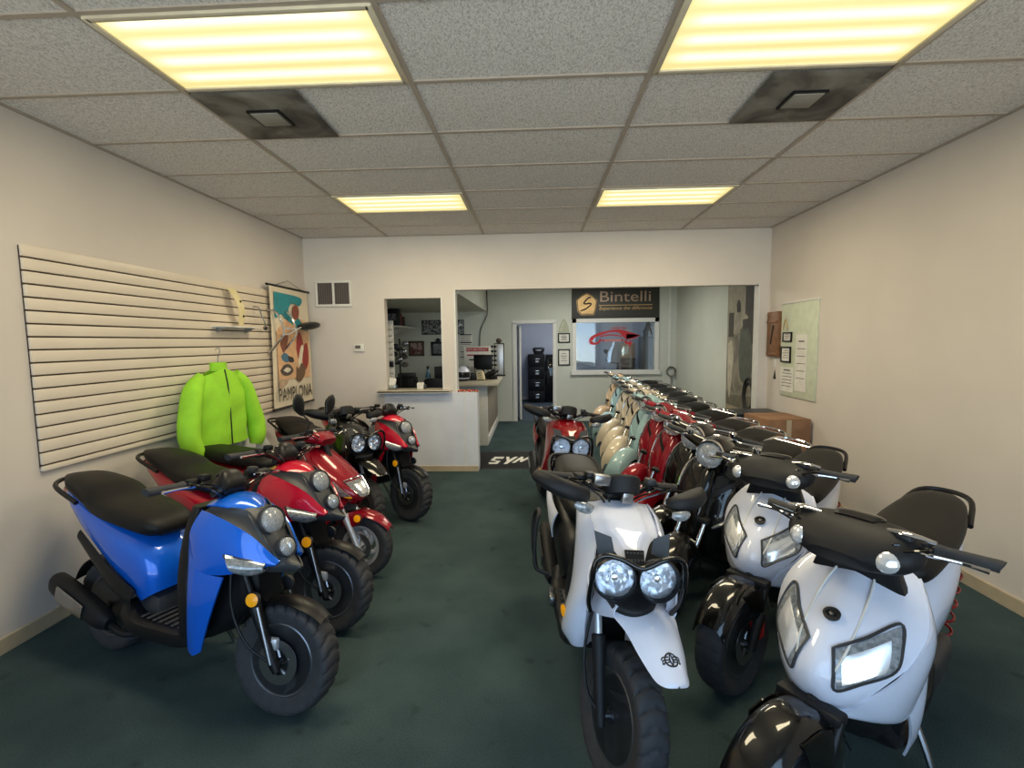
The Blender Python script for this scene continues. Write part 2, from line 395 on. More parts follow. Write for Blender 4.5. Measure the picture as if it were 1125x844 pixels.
def room():
    bx('floor', 'carpet', (XL-.12, XR+.12, YF-.1, YR+.06, -.1, 0))
    bx('floor_rear', 'bluecarpet', (-1.6, 3.6, YR+.06, 14.1, -.1, 0))
    cl = bx('ceiling', 'tile', (XL-.12, XR+.12, YF-.1, YB+.12, ZC, ZC+.1))
    b = MB()
    for k in range(-2, 4):
        x = GX + 1.2192 * k
        if XL < x < XR: b.box((x, (YF+YB)/2, ZC-.004), (.026, YB-YF, .012))
    for k in range(-7, 6):
        y = GY + .6096 * k
        if YF < y < YB: b.box(((XL+XR)/2, y, ZC-.003), (XR-XL, .026, .010))
    b.box((XL+.012, (YF+YB)/2, ZC-.004), (.024, YB-YF, .012)); b.box((XR-.012, (YF+YB)/2, ZC-.004), (.024, YB-YF, .012))
    b.box(((XL+XR)/2, YB-.012, ZC-.004), (XR-XL, .024, .012))
    struct(b.build('trim_1', 'grid'))
    bx('wall_left', 'wall', (XL-.12, XL, YF-.1, YB, 0, ZC))
    bx('wall_right', 'wall', (XR, XR+.12, YF-.1, YB, 0, ZC))
    bx('wall_back', 'wall', (XL, -1.91, YB, YB+.12, 0, ZC), (-1.91, -1.18, YB, YB+.12, 2.24, ZC), (-1.18, -1.0, YB, YB+.12, 0, ZC),
       (-1.0, 2.79, YB, YB+.12, 2.335, ZC), (2.79, XR, YB, YB+.12, 0, ZC), (-1.91, -1.18, YB+.02, YB+.10, 0, 1.03))
    bx('wall_counter', 'lowwall', (-1.94, -.735, YB-.03, YB+.15, .0, 1.03))
    bx('trim_5', 'trim', (-.91, -.895, YB-.034, YB-.03, .07, 1.03))
    bx('trim_2', 'trim', (-1.18, -1.165, YB-.012, YB+.13, 1.07, 2.24), (-1.015, -.993, YB-.012, YB+.13, 0.9, 2.335), (2.775, 2.79, YB-.006, YB+.12, 0, 2.335))
    bx('baseboard_back', 'tan', (XL, -1.94, YB-.018, YB, 0, .085), (-1.94, -.735, YB-.045, YB-.03, 0, .07))
    bx('baseboard_left', 'tan', (XL, XL+.016, YF, YB, 0, .085))
    bx('baseboard_right', 'tan', (XR-.016, XR, YF, YB, 0, .085))
    # the shop front behind the photographer: glass between mullions
    bx('wall_front', 'wall', (XL, XR, YF-.1, YF, 0, .35), (XL, XR, YF-.1, YF, 2.75, ZC), (XL, XL+.15, YF-.1, YF, .35, 2.75), (XR-.15, XR, YF-.1, YF, .35, 2.75))
    for i, (a, c) in enumerate(((XL+.15, -1.0), (-1.0, .95), (.95, XR-.15))):
        w = bx('window_%d' % (i + 2), 'grid', (a, a+.05, YF-.08, YF-.02, .35, 2.75), (c-.05, c, YF-.08, YF-.02, .35, 2.75), (a, c, YF-.08, YF-.02, .35, .4), (a, c, YF-.08, YF-.02, 2.7, 2.75))
        MB().box(((a+c)/2, YF-.05, 1.55), (c-a-.1, .006, 2.3)).build('pane', 'glass', w)
    # back room
    bx('wall_rear_left', 'wall2', (XL-.12, XL, YB, YR, 0, ZR))
    bx('wall_rear_right', 'wall2', (XR, XR+.12, YB, YR+.12, 0, ZR))
    bx('wall_rear', 'wall2', (XL, -.37, YR, YR+.12, 0, ZR), (-.37, .40, YR, YR+.12, 2.05, ZR), (.40, .85, YR, YR+.12, 0, ZR),
       (.85, 2.49, YR, YR+.12, 0, 1.05), (.85, 2.49, YR, YR+.12, 2.06, ZR), (2.49, XR, YR, YR+.12, 0, ZR))
    bx('ceiling_rear', 'wall2', (XL, XR, YB+.12, YR+.12, ZR, ZR+.1))
    bx('ceiling_office', 'wall2', (XL, -.97, YB+.12, YR, 2.30, ZR))
    bx('trim_3', 'trim', (-.44, -.36, YR-.02, YR+.13, 0, 2.05), (.39, .46, YR-.02, YR+.13, 0, 2.05), (-.44, .46, YR-.02, YR+.13, 2.04, 2.11))
    bx('trim_4', 'trim', (2.75, 2.79, YR-.01, YR, 0, ZR))
    w = bx('window_1', 'trim', (.79, .87, YR-.03, YR+.12, .98, 2.12), (2.47, 2.55, YR-.03, YR+.12, .98, 2.12), (.79, 2.55, YR-.03, YR+.12, 2.04, 2.12), (.76, 2.58, YR-.06, YR+.12, .97, 1.06))
    MB().box((1.67, YR+.05, 1.55), (1.62, .006, .99)).build('pane', 'glass', w)
    # room behind the window and the door
    bx('wall_far', 'wall3', (-1.6, 3.6, 13.85, 13.97, 0, ZR))
    bx('wall_far_left', 'wall3', (-1.72, -1.6, YR+.12, 13.97, 0, ZR))
    bx('wall_far_right', 'wall3', (3.6, 3.72, YR+.12, 13.97, 0, ZR))
    bx('ceiling_far', 'wall3', (-1.6, 3.6, YR+.12, 13.97, ZR, ZR+.1))
    bx('baseboard_far', 'trim', (-1.6, 3.6, 13.83, 13.85, 0, .09))
    # open door leaf swung into the far room
    d = MB(); R = Matrix.Rotation(rad(97), 3, 'Z'); 
    d.box((0, 0, 0), (.74, .04, 2.0), .004)
    for z in (-.5, .5): d.box((0, -.022, z), (.52, .008, .72), .003)
    X = Matrix.Translation((-.335, YR+.52, 1.01)) @ R.to_4x4()
    o = struct(d.build('door_1', 'trim', X=X))
    k = MB().lathe([(.0, .06), (.022, .055), (.03, .04), (.022, .02), (.012, .015), (.012, 0), (.024, 0)], (0, 0, 0), (0, -1, 0), 16)
    k.build('door_knob', 'black', o, X=X @ Matrix.Translation((.30, -.02, -.01)))
    MB().lathe([(.02, 0), (.02, .012)], (0, 0, 0), (0, -1, 0), 16).build('deadbolt', 'black', o, X=X @ Matrix.Translation((.30, -.02, .12)))
room()

def ceiling_things():
    lab = {(-1, -1): 'large lit ceiling lamp at front left with four glowing tubes', (1, -1): 'large lit ceiling lamp at front right with yellow glow',
           (-1, 3): 'lit ceiling lamp far off on the left near the rear wall', (1, 3): 'lit ceiling lamp far off on the right near the rear wall'}
    for (c, r), l in lab.items():
        x, y = GX + 1.2192 * (c + .5), GY + .6096 * (r + .5)
        t = thing('ceiling_light', l, 'ceiling lamp', (x, y, ZC - .006), 0, 'fluorescent ceiling lamps')
        f = MB()
        for sx in (-1, 1): f.box((sx * .585, 0, -.006), (.028, .585, .016), .003)
        for sy in (-1, 1): f.box((0, sy * .279, -.006), (1.17, .028, .016), .003)
        f.build('frame', 'lampframe', t)
        MB().box((0, 0, -.002), (1.145, .535, .006), .001).build('diffuser', 'dif', t)
    for x, y, l in ((GX - 1.2192 * .75, GY + .3048, 'dusty square ceiling air vent beside the large front left lamp'), (GX + 1.2192 * 1.75, GY + .3048, 'dusty square ceiling air vent beside the large front right lamp')):
        t = thing('ceiling_vent', l, 'air vent', (x, y, ZC - .005), 0, 'square ceiling air vents')
        # stepped square cone
        b = MB(); rr = [.292, .27, .20, .16]; hh = [-.010, -.018, -.006, .0]
        vs = []; fs = []
        for q, h in zip(rr, hh): vs += [(-q, -q, h), (q, -q, h), (q, q, h), (-q, q, h)]
        for i in range(3):
            for k in range(4): fs.append([i*4+k, i*4+(k+1) % 4, i*4+4+(k+1) % 4, i*4+4+k])
        fs.append([12, 13, 14, 15]); fs.append([0, 1, 2, 3]); b.add(vs, fs)
        b.build('housing', 'dirty', t)
        MB().box((0, 0, -.022), (.16, .16, .008), .003).build('centre_plate', 'ventpanel', t)
        g = MB()
        for s in (-1, 1): g.box((s*.088, 0, -.016), (.012, .19, .012)); g.box((0, s*.088, -.016), (.19, .012, .012))
        g.build('gasket', 'black', t)
ceiling_things()

def wall_items():
    # return grille
    t = thing('wall_grille', 'white framed two panel return air grille high on the rear wall', 'air grille', (-2.56, YB, 2.315))
    f = MB(); W, H = .235, .165
    for s in (-1, 0, 1): f.box((s*(W-.015), -.012, 0), (.028, .024, 2*H), .003)
    for s in (-1, 1): f.box((0, -.0125, s*(H-.015)), (2*W, .025, .03), .003)
    f.build('frame', 'whitewood', t)
    for s in (-1, 1):
        l = MB(); l.box((s*.112, -.003, 0), (.2, .004, .28))
        for k in range(22): l.box((s*.112 - .094 + k*.009, -.009, 0), (.003, .012, .28))
        l.build('louver_panel', 'louver', t)
    t = thing('thermostat', 'small white thermostat with dark screen on the rear wall', 'thermostat', (-2.255, YB, 1.62))
    MB().box((0, -.014, 0), (.14, .028, .10), .008).build('case', 'whitewood', t)
    MB().box((-.012, -.029, .008), (.07, .004, .042), .002).build('screen', 'dirty', t)
    MB().box((.048, -.029, .008), (.018, .004, .04), .002).build('button', 'trim', t)
    # slatwall on the left wall
    t = thing('slatted_display', 'long cream slatted display panel covering the left wall', 'slatwall', (XL + .003, 4.4, 0))
    b = MB(); z = .98
    b.mat(1).box((.004, 0, 1.61), (.008, 3.44, 1.30)); b.mat(0)
    while z < 2.24: b.box((.012, 0, z + .034), (.024, 3.44, .0665), .004); z += .0762
    b.build('slats', ['slat', 'groove'], t)
    MB().box((.014, 0, .955), (.028, 3.44, .03), .004).build('bottom_trim', 'slat', t)
    # banner
    t = thing('hanging_banner', 'tall PAMPLONA travel poster hanging on the slatted left wall', 'poster', (XL + .05, 5.64, 1.64))
    ex, ez = (0, 1, 0), (0, 0, 1)
    b = MB(); b.sheet(lambda u, v: (.012 + .012*math.sin(v*3.0+u*.6), u*.45, -.69 + v*1.38), 10, 20, .003); b.build('sheet', mat('banner_paper', 'e0d2ba', .6, var=.04, scale=4), t)
    for s, nm in ((1, 'top_rod'), (-1, 'bottom_rod')):
        MB().tube([(.014, -.49, s*.69), (.014, .49, s*.69)], .013, 10).build(nm, 'black', t)
    MB().tube([(.014, -.30, .70), (0, 0, .78), (.014, .30, .70)], .003, 6).build('cord', 'black', t)
    D = .030
    art = [('picture_ground', 'dcae84', [(-.37,-.36),(.39,-.38),(.40,.30),(.10,.36),(-.20,.30),(-.37,.18)], 0),
           ('picture_sky', '2c8893', [(-.38,.62),(.22,.60),(.20,.50),(.02,.52),(-.08,.44),(-.05,.36),(-.16,.33),(-.24,.38),(-.38,.34)], 1),
           ('picture_sea', '2c8893', [(-.14,.32),(.02,.26),(.18,.22),(.38,.20),(.40,.30),(.26,.29),(.14,.35),(.06,.31),(-.04,.36)], 1),
           ('picture_head', '8b4a3a', [(0,.40),(.06,.33),(.14,.35),(.17,.44),(.12,.50),(.03,.48)], 2),
           ('picture_figure', 'a03a36', [(.06,-.02),(.10,-.14),(.18,-.10),(.24,.02),(.20,.14),(.14,.18),(.08,.10)], 2),
           ('picture_figure', '993530', [(.20,-.20),(.28,-.28),(.36,-.16),(.34,.04),(.26,.02),(.22,-.08)], 2),
           ('picture_figure', '7c4a36', [(-.30,.02),(-.24,-.06),(-.16,.02),(-.12,.14),(-.22,.16),(-.29,.12)], 2),
           ('picture_figure', 'e8dcc6', [(.14,-.24),(.20,-.12),(.24,0),(.19,.02),(.12,-.10),(.09,-.22)], 3),
           ('picture_animal', '6e543f', [(.02,-.38),(.12,-.42),(.24,-.34),(.26,-.24),(.16,-.20),(.10,-.26),(.04,-.24)], 3),
           ('picture_animal', '54483f', [(-.34,-.26),(-.24,-.20),(-.12,-.20),(-.04,-.27),(-.12,-.32),(-.26,-.32)], 3),
           ('picture_animal', 'ddd2c0', [(-.27,-.26),(-.18,-.23),(-.10,-.26),(-.18,-.29)], 4),
           ('picture_bird', '47708a', [(-.30,-.10),(-.22,-.06),(-.10,-.12),(-.16,-.17),(-.26,-.15)], 3),
           ('picture_bird', '3a3330', [(-.16,-.10),(-.04,-.12),(-.02,-.17),(-.12,-.17)], 4),
           ('picture_rocks', 'b79c82', [(-.36,-.48),(-.20,-.42),(-.16,-.37),(-.26,-.36),(-.37,-.38)], 2)]
    for nm, col, poly, lv in art:
        p = cr(poly + [poly[0]], 40)[:-1] if nm not in ('picture_ground',) else poly
        MB().plate(p, (D + lv*.0012, 0, 0), ex, ez, .001).build(nm, mat('print_'+col, col, .65, var=.1, scale=14), t)
    MB().text('PAMPLONA', (D + .004, .01, -.535), ex, ez, .15, .002, .80).build('lettering', 'ink', t)
    # chrome rack with a black pad, hung in front of the banner
    t = thing('luggage_rack', 'chrome tube rack with oval black pad hung before the banner', 'rack', (XL + .03, 5.35, 1.86))
    b = MB()
    for y in (-.16, .12): b.tube([(.0, y, .20), (.10, y+.02, .16), (.15, y+.04, 0), (.14, y+.03, -.10), (.02, y-.03, -.28)], .012, 8, 16)
    b.tube([(.15, -.13, .0), (.17, .02, -.01), (.15, .17, .0)], .012, 8, 10); b.tube([(.14, -.12, -.08), (.17, .0, -.06), (.18, .18, 0), (.18, .34, .02)], .010, 8, 12)
    b.build('frame', 'chrome', t)
    b = MB(); b.loft([(.17, .22, 0, .01, .01), (.17, .28, .015, .06, .028), (.17, .42, .03, .10, .045), (.17, .58, .05, .09, .04), (.17, .66, .055, .01, .01)], (1, 0, 0), 2.2, 18, 20)
    b.build('pad', 'black', t)
    # bent cream plastic panel, hook and small shelf on the slatwall
    t = thing('wind_deflector', 'curved cream plastic panel with two bolt holes above the green jacket', 'plastic panel', (XL + .04, 4.55, 2.04))
    b = MB(); b.sheet(lambda u, v: (.03 + .05*math.sin(v*PI), .13*(v-.3) + u*(.06 - .02*v), .17 - .34*v), 6, 14, .005); b.build('panel', mat('cream_plastic', 'e2d3a2', .35, coat=.5), t)
    for v in (.35, .75): MB().lathe([(.012, 0), (.012, .008), (0, .01)], (.032 + .05*math.sin(v*PI), .13*(v-.3) + .02, .17 - .34*v), (1, 0, 0), 12).build('bolt', 'black', t)
    t = thing('slatwall_hook', 'thin metal display hook with hanging cable tie on the slatwall', 'hook', (XL + .036, 4.97, 1.98))
    MB().tube([(0, -.04, .09), (.05, -.03, .08), (.06, 0, 0), (.08, .03, -.10), (.05, .05, -.13)], .006, 6, 14).build('wire', 'steel', t)
    MB().lathe([(.02, 0), (.024, .01), (.02, .02)], (.06, .05, -.13), (0, 1, 0), 12).build('cable_tie', 'darkgrey', t)
    t = thing('display_shelf', 'thin white shelf clipped to the slatwall above the jacket', 'shelf', (XL + .024, 4.55, 1.845))
    MB().box((.07, 0, 0), (.14, .55, .012), .003).build('board', 'whitewood', t)
    for y in (-.22, .22): MB().plate([(0, 0), (.12, 0), (0, -.05)], (0, y, -.006), (1, 0, 0), (0, 0, 1), .004).build('bracket', 'steel', t)
    # brown board leaning on the wall under the slatwall
    t = thing('wooden_board', 'dark brown wooden board leaning on the left wall behind scooters', 'board', (XL, 4.84, 0), 0)
    b = MB(); b.box((0, 0, .475), (.03, .13, .96), .004); b.xf(Matrix.Translation((.09, 0, .008)) @ Matrix.Rotation(-.055, 4, 'Y')); b.build('plank', 'brownwood', t)
    MB().box((.075, 0, .62), (.012, .11, .02), .002).build('batten', 'brownwood', t)
wall_items()

def garment(name, label, pos, rz, m, length, half, sleeve, cat_, zip_=True):
    t = thing(name, label, cat_, pos, rz)
    b = MB()
    def body(u, v):
        w = half * (1 - .25*max(0, .25-v)/.25) + .02*v
        a = u * PI
        f = .008*math.sin(9*u*2+v*5)*v + .003*math.sin(17*v+u*7)
        return (.085*math.cos(a)*(.55+.45*min(1, v*3)) + f, w*math.sin(a), -.04 - .06*abs(math.sin(a))*(1-v) - length*v)
    b.sheet(body, 40, 24, .006); b.build('torso', m, t)
    for s in (-1, 1):
        q = MB(); q.loft([(0, s*(half-.07), -.10, .03, .05), (0, s*(half+.02), -.20, .075, .065), (.01, s*(half+.08), -.40, .085, .075), (.03, s*(half+.12), -.40-sleeve*.45, .08, .075), (.05, s*(half+.10), -.40-sleeve*.8, .075, .065), (.05, s*(half+.08), -.40-sleeve, .05, .05)], (1, 0, 0), 2.1, 26, 18)
        q.build('sleeve', m, t)
    MB().sheet(lambda u, v: (.055*math.cos(u*PI), .075*math.sin(u*PI), -.06+.07*v), 20, 4, .008).build('collar', m, t)
    if zip_: MB().tube([(.06, 0, -.05), (.088, 0, -.25), (.092, 0, -.04-length)], .005, 6, 10).build('zipper', 'black', t)
    MB().tube([(0, -.02, .12), (0, .02, .13), (0, .02, .08), (0, 0, .05), (0, 0, -.03)], .004, 6, 12).build('hanger_hook', 'steel', t)
    return t
garment('hanging_jacket', 'bright lime green jacket hanging on the left wall', (XL + .26, 3.98, 1.52), rad(-8), 'lime', .65, .25, .36, 'jacket')
garment('hanging_shirt', 'white and lime jersey hanging behind the lime green jacket', (XL + .12, 4.42, 1.12), rad(-4), 'whitefab', .50, .17, .16, 'jersey', False)

def right_wall():
    ux, uz = (0, -1, 0), (0, 0, 1)
    t = thing('wooden_plaque', 'tall brown wooden plaque with dark carved line on right wall', 'plaque', (XR, 5.99, 1.72))
    MB().box((-.02, 0, 0), (.04, .27, .54), .006).build('panel', 'wood', t)
    MB().box((-.045, 0, .15), (.014, .25, .03), .003).build('ledge', 'wood', t)
    MB().box((-.043, 0, -.235), (.010, .25, .03), .003).build('bottom_rail', 'wood', t)
    MB().tube([(-.042, .03, -.12), (-.044, .0, 0), (-.042, -.03, .11)], .009, 6, 8).build('carved_line', 'ink', t)
    t = thing('notice_board', 'pale green notice board on the right wall holding framed papers', 'board', (XR, 5.46, 1.54))
    MB().box((-.008, 0, 0), (.016, .72, 1.06), .003).build('panel', mat('board_green', 'c6ccb4', .6), t)
    MB().box((-.012, 0, .53), (.024, .74, .02), .003).build('top_rail', 'trim', t)
    def framed(lbl, y, z, w, h, nm='framed_certificate'):
        t = thing(nm, lbl, 'framed paper', (XR - .017, y, z), 0)
        f = MB()
        for s in (-1, 1): f.box((-.008, s*(w/2-.008), 0), (.016, .016, h), .002); f.box((-.008, 0, s*(h/2-.008)), (.016, w, .016), .002)
        f.build('frame', 'black', t); MB().box((-.004, 0, 0), (.006, w-.02, h-.02)).build('sheet', 'paper', t)
        l = MB()
        for k in range(4): l.box((-.0075, 0, h*.25 - k*h*.15), (.001, w*(.6 if k % 2 else .45), .006))
        l.build('print_lines', 'dirty', t)
    framed('small black framed certificate, upper one on the right notice board', 5.67, 1.685, .19, .11)
    framed('square black framed certificate, lower one on the right notice board', 5.69, 1.485, .21, .18)
    t = thing('paper_award', 'pale arched award fixed at the top of the right notice board', 'award', (XR - .018, 5.72, 1.84))
    MB().plate(cr([(-.07, -.09), (-.05, .02), (0, .09), (.05, .02), (.07, -.09)], 20), (0, 0, 0), ux, uz, -.006).build('sheet', mat('award_paper', 'b9bda6', .5), t)
    MB().tube([(-.007, .05, -.07), (-.007, 0, .05), (-.007, -.05, -.07)], .004, 6, 10).build('ribbon', 'gold', t)
    for lbl, y, z, w, h in (('white printed notice with heading at foot of right notice board', 5.66, 1.20, .28, .28), ('tall white notice at the outer side of the right notice board', 5.38, 1.40, .22, .62)):
        t = thing('notice_sign', lbl, 'notice', (XR - .017, y, z)); MB().box((-.002, 0, 0), (.003, w, h)).build('sheet', 'paper', t)
        l = MB()
        for k in range(6): l.box((-.004, 0, h*.38 - k*h*.13), (.001, w*(.75 if k else .5), .012 if k == 0 else .006))
        l.build('print_lines', 'ink', t)
    t = thing('price_tag', 'small white tag with dark pendant below the wooden plaque', 'tag', (XR, 5.975, 1.33))
    MB().box((-.003, 0, .04), (.004, .07, .10), .001).build('card', 'paper', t)
    MB().plate([(-.035, -.13), (.035, -.13), (.012, -.06), (0, -.02), (-.012, -.06)], (-.004, 0, -.02), ux, uz, -.004).build('pendant', 'black', t)
    # cartons near the right wall
    def carton(lbl, x, y, z, w, d, h, rz, mark=None):
        t = thing('cardboard_box', lbl, 'box', (x, y, z), rz, 'cartons by the right wall')
        MB().box((0, 0, h/2), (w, d, h), .004).build('carton', 'card', t)
        for s in (-1, 1): MB().box((0, s*d*.252, h+.004), (w, d*.49, .006), .002).build('flap', 'card', t)
        MB().box((0, -d/2-.001, h*.55), (.05, .003, h*.9)).build('tape', 'tan', t)
        if mark:
            MB().tube([(w*.10*math.cos(a)-w*.22, -d/2-.002, h*.55+h*.14*math.sin(a)) for a in [2*PI*k/20 for k in range(20)]], .005, 5, closed=True).build('printed_ring', 'ink', t)
            MB().text(mark, (-w*.22, -d/2-.002, h*.55), (1, 0, 0), (0, 0, 1), h*.12, .001).build('printed_mark', 'ink', t)
    carton('brown cardboard box with printed ring, at the bottom of the stack by right wall', 2.63, 5.35, 0, .46, .5, .56, 0, 'UCKY')
    carton('brown cardboard box on top of the stack by the right wall', 2.64, 5.36, .567, .46, .5, .25, rad(3))
    t = thing('plastic_crate', 'black plastic crate standing beside the cardboard boxes at right wall', 'crate', (2.58, 5.86, 0))
    b = MB()
    for s in (-1, 1): b.box((s*.27, 0, .39), (.02, .36, .78), .004); b.box((0, s*.17, .39), (.56, .02, .78), .004)
    b.box((0, 0, .01), (.56, .36, .02)); b.build('body', 'black', t)
    MB().box((0, 0, .795), (.6, .40, .03), .008).build('lid', 'darkgrey', t)
right_wall()

def rear_items():
    uy, uz, ux = (0, 1, 0), (0, 0, 1), (1, 0, 0)
    # counter ledge of the service window
    t = thing('service_ledge', 'grey laminate ledge of the service window on the low white wall', 'counter', (-1.54, YB+.06, 1.03))
    MB().box((0, 0, .02), (.95, .36, .036), .010).build('top', 'counter', t)
    MB().box((0, -.174, .016), (.95, .012, .03), .004).build('edge_strip', 'whitewood', t)
    t = thing('brochure_holder', 'white leaflet holder leaning at left end of the service ledge', 'leaflet holder', (-1.87, YB+.03, 1.068))
    b = MB()
    for k in range(3): b.box((0, .012*k, .075), (.085, .004, .14 - .01*k), .001)
    b.xf(Matrix.Rotation(-.25, 4, 'X') @ Matrix.Rotation(.12, 4, 'Y') @ Matrix.Translation((0, 0, .01))); b.build('leaflet', 'paper', t)
    MB().box((.02, .03, .03), (.11, .06, .06), .004).build('tray', 'clear', t)
    t = thing('card_box', 'small white business card box on the service ledge', 'box', (-1.49, YB+.08, 1.068))
    MB().box((0, 0, .042), (.085, .07, .084), .006).build('box', 'paper', t); MB().box((.055, .01, .03), (.03, .05, .06), .004).build('holder', 'darkgrey', t)
    MB().box((0, 0, .086), (.075, .06, .004), .001).build('cards', 'whitewood', t)
    t = thing('beaded_garland', 'red and yellow beaded garland lying on end of the low white wall', 'garland', (-.90, YB+.05, 1.03))
    b = MB(); b2 = MB()
    for k in range(46):
        a = k*.55; x = -.17 + .34*k/45; y = .045*math.sin(a); z = .014 + .008*math.cos(a*1.7)
        (b if k % 3 else b2).lathe([(0, -.012), (.009, -.008), (.012, 0), (.009, .008), (0, .012)], (x, y, z), (0, 0, 1), 8)
    b.build('bead_string', 'redink', t); b2.build('bead', 'gold', t); 
    # sales counter
    t = thing('sales_counter', 'long sales counter with ribbed side panel behind the low white wall', 'counter', (-.77, 7.5, 0))
    MB().box((-.20, 1.15, 1.015), (.80, 2.5, .05), .012).build('worktop', 'counter', t)
    MB().box((-.25, .19, .495), (.53, .06, .985), .004).build('end_panel', 'trim', t)
    b = MB(); b.mat(0).box((-.03, 1.33, .495), (.04, 2.22, .985))
    for k in range(16): b.box((-.007, .34 + k*.14, .56), (.012, .10, .78), .005)
    b.build('side_panel', mat('ribbed_panel', '8e8577', .6, var=.1, scale=5), t)
    MB().box((.0, 1.33, .06), (.03, 2.24, .12), .004).build('kick_board', 'trim', t)
    MB().box((-.5, 1.33, .495), (.04, 2.22, .985)).build('inner_panel', 'trim', t)
    ZT = 1.04
    # eyewear tower
    t = thing('sunglasses_rack', 'tall sunglasses display rack with round top on the sales counter', 'display rack', (-.66, 8.95, ZT))
    MB().box((0, 0, .012), (.24, .2, .024), .006).build('base', 'black', t)
    b = MB(); b.box((.03, 0, .30), (.12, .012, .56), .002)
    b.build('mirror_panel', 'silver', t)
    b = MB()
    for s in (-.075, .10): b.tube([(s, 0, .02), (s, 0, .6)], .008, 8)
    b.tube([(-.075, 0, .6), (.1, 0, .6)], .008, 8); b.build('frame', 'black', t)
    MB().lathe([(0, .60), (.02, .605), (.05, .63), (.055, .66), (.035, .69), (0, .70)], (0.01, 0, 0), (0, 0, 1), 18).build('finial', 'brownwood', t)
    for k in range(6):
        b = MB()
        for s in (-1, 1): b.loft([(s*.028-.085-.028, -.03, .12+k*.085, .004, .004), (s*.028-.085-.01, -.034, .12+k*.085, .02, .006), (s*.028-.085+.016, -.034, .12+k*.085, .02, .006), (s*.028-.085+.028, -.03, .12+k*.085, .004, .004)], (0, 0, 1), 2, 8, 10)
        b.tube([(-.14, -.03, .125+k*.085), (-.03, -.03, .125+k*.085)], .004, 6)
        tag(b.build('sunglasses', 'black' if k % 2 else 'gloss'), '%s pair of dark sunglasses from the top of the counter rack' % ('sixth', 'fifth', 'fourth', 'third', 'second', 'first')[k], 'sunglasses', 'sunglasses on the counter rack').location = (-.66, 8.95, ZT)
    t = thing('monitor', 'black computer monitor seen from behind on the sales counter', 'monitor', (-.92, 8.65, ZT), rad(-8))
    MB().box((0, 0, .27), (.34, .03, .27), .006).build('screen_back', 'black', t); MB().tube([(0, .02, .01), (0, .02, .2)], .018, 10).build('stem', 'black', t); MB().lathe([(.1, 0), (.1, .008), (.03, .016), (0, .016)]).build('foot', 'black', t)
    t = thing('card_terminal', 'grey card terminal tilted up on the sales counter', 'card terminal', (-.72, 8.15, ZT), rad(-55))
    b = MB(); b.loft([(-.15, 0, .05, .05, .03), (-.12, 0, .07, .06, .04), (.08, 0, .13, .055, .035), (.15, 0, .17, .05, .03), (.17, 0, .18, .04, .02)], (0, 1, 0), 3, 16, 18); b.build('body', 'darkgrey', t)
    MB().box((-.02, 0, .035), (.22, .12, .07), .012).build('stand', 'black', t); MB().box((.1, 0, .178), (.07, .08, .006), .002).build('display', 'steel', t)
    t = thing('tissue_box', 'cream price card box tilted before the card terminal on the counter', 'box', (-.885, 7.93, ZT), rad(-12))
    b = MB(); b.box((0, 0, .075), (.115, .06, .14), .004, Matrix.Rotation(-.25, 3, 'Y')); b.build('box', mat('cream_card', 'd8c8a4', .6), t)
    b = MB()
    for k in range(3): b.box((-.006 + .012*k - .012, -.0315, .115 - .035*k), (.07 - .012*k, .002, .012), 0, Matrix.Rotation(-.25, 3, 'Y'))
    b.build('print_lines', 'ink', t); MB().box((0, .0, .008), (.10, .08, .016), .004).build('stand', 'black', t)
    t = thing('motorcycle_helmet', 'white and black motorcycle helmet on the sales counter', 'helmet', (-1.17, 7.85, ZT))
    b = MB(); b.lathe([(.085, .0), (.11, .03), (.125, .09), (.12, .15), (.095, .2), (.05, .235), (0, .245)], seg=28); b.build('shell', 'white', t)
    b = MB(); b.sheet(lambda u, v: (.128*math.sin(u*1.3), -.128*math.cos(u*1.3), .06+.09*v), 14, 5, .006); b.build('visor', 'gloss', t)
    MB().lathe([(.088, -.0), (.116, .028), (.12, .04), (.09, .0)], close=True).build('rim', 'rubber', t)
    t = thing('desk_organizer', 'dark pen and paper organizer beside the helmet on the counter', 'organizer', (-1.03, 8.0, ZT))
    MB().box((0, 0, .06), (.13, .10, .12), .004).build('box', 'black', t); MB().box((.05, 0, .10), (.02, .09, .19), .003).build('divider', 'brownwood', t)
    for k in range(4): MB().tube([(-.05+.022*k, .01*k, .05), (-.06+.03*k, .0, .21)], .005, 6).build('pen', 'dirty' if k % 2 else 'darkgrey', t)
    # policy sign on the rear wall
    def flat(nm, lbl, cat_, x, y, z, w, h, m, group=None, d=.012):
        t = thing(nm, lbl, cat_, (x, y, z), 0, group); MB().box((0, -d/2, 0), (w, d, h), .002).build('panel', m, t); return t
    t = flat('policy_sign', 'white sign headed RETURN POLICY in a red band behind the counter', 'sign', -1.12, 9.55, 1.385, .54, .40, 'printwhite')
    MB().box((0, -.014, .14), (.44, .003, .075)).build('red_band', 'redink', t)
    MB().text('RETURN POLICY', (0, -.0165, .14), ux, uz, .042, .001, .40).build('heading', 'printwhite', t)
    b = MB(); b.box((-.03, -.013, .03), (.36, .002, .024)); b.build('red_line', 'redink', t)
    b = MB(); b.box((-.01, -.013, -.06), (.32, .002, .026)); b.build('black_line', 'ink', t)
    for s in (-.2, .2): MB().tube([(s, .0, -.2), (s, .03, -.345)], .01, 6).build('support', 'black', t)
    for nm, z, h, lb in (('notice_sign', 1.72, .27, 'white printed notice with two bold headings on the office wall'), ('notice_sign', 1.40, .18, 'white notice under another one beside the policy sign')):
        t = flat(nm, lb, 'notice', -1.42, YR-.001, z, .28, h, 'paper', None, .004)
        l = MB()
        for k in range(6): l.box((0, -.005, h*.4 - k*h*.15), (.24 if k in (0, 4) else .2, .002, h*(.09 if k in (0, 4) else .03)))
        l.build('print_lines', 'ink', t)
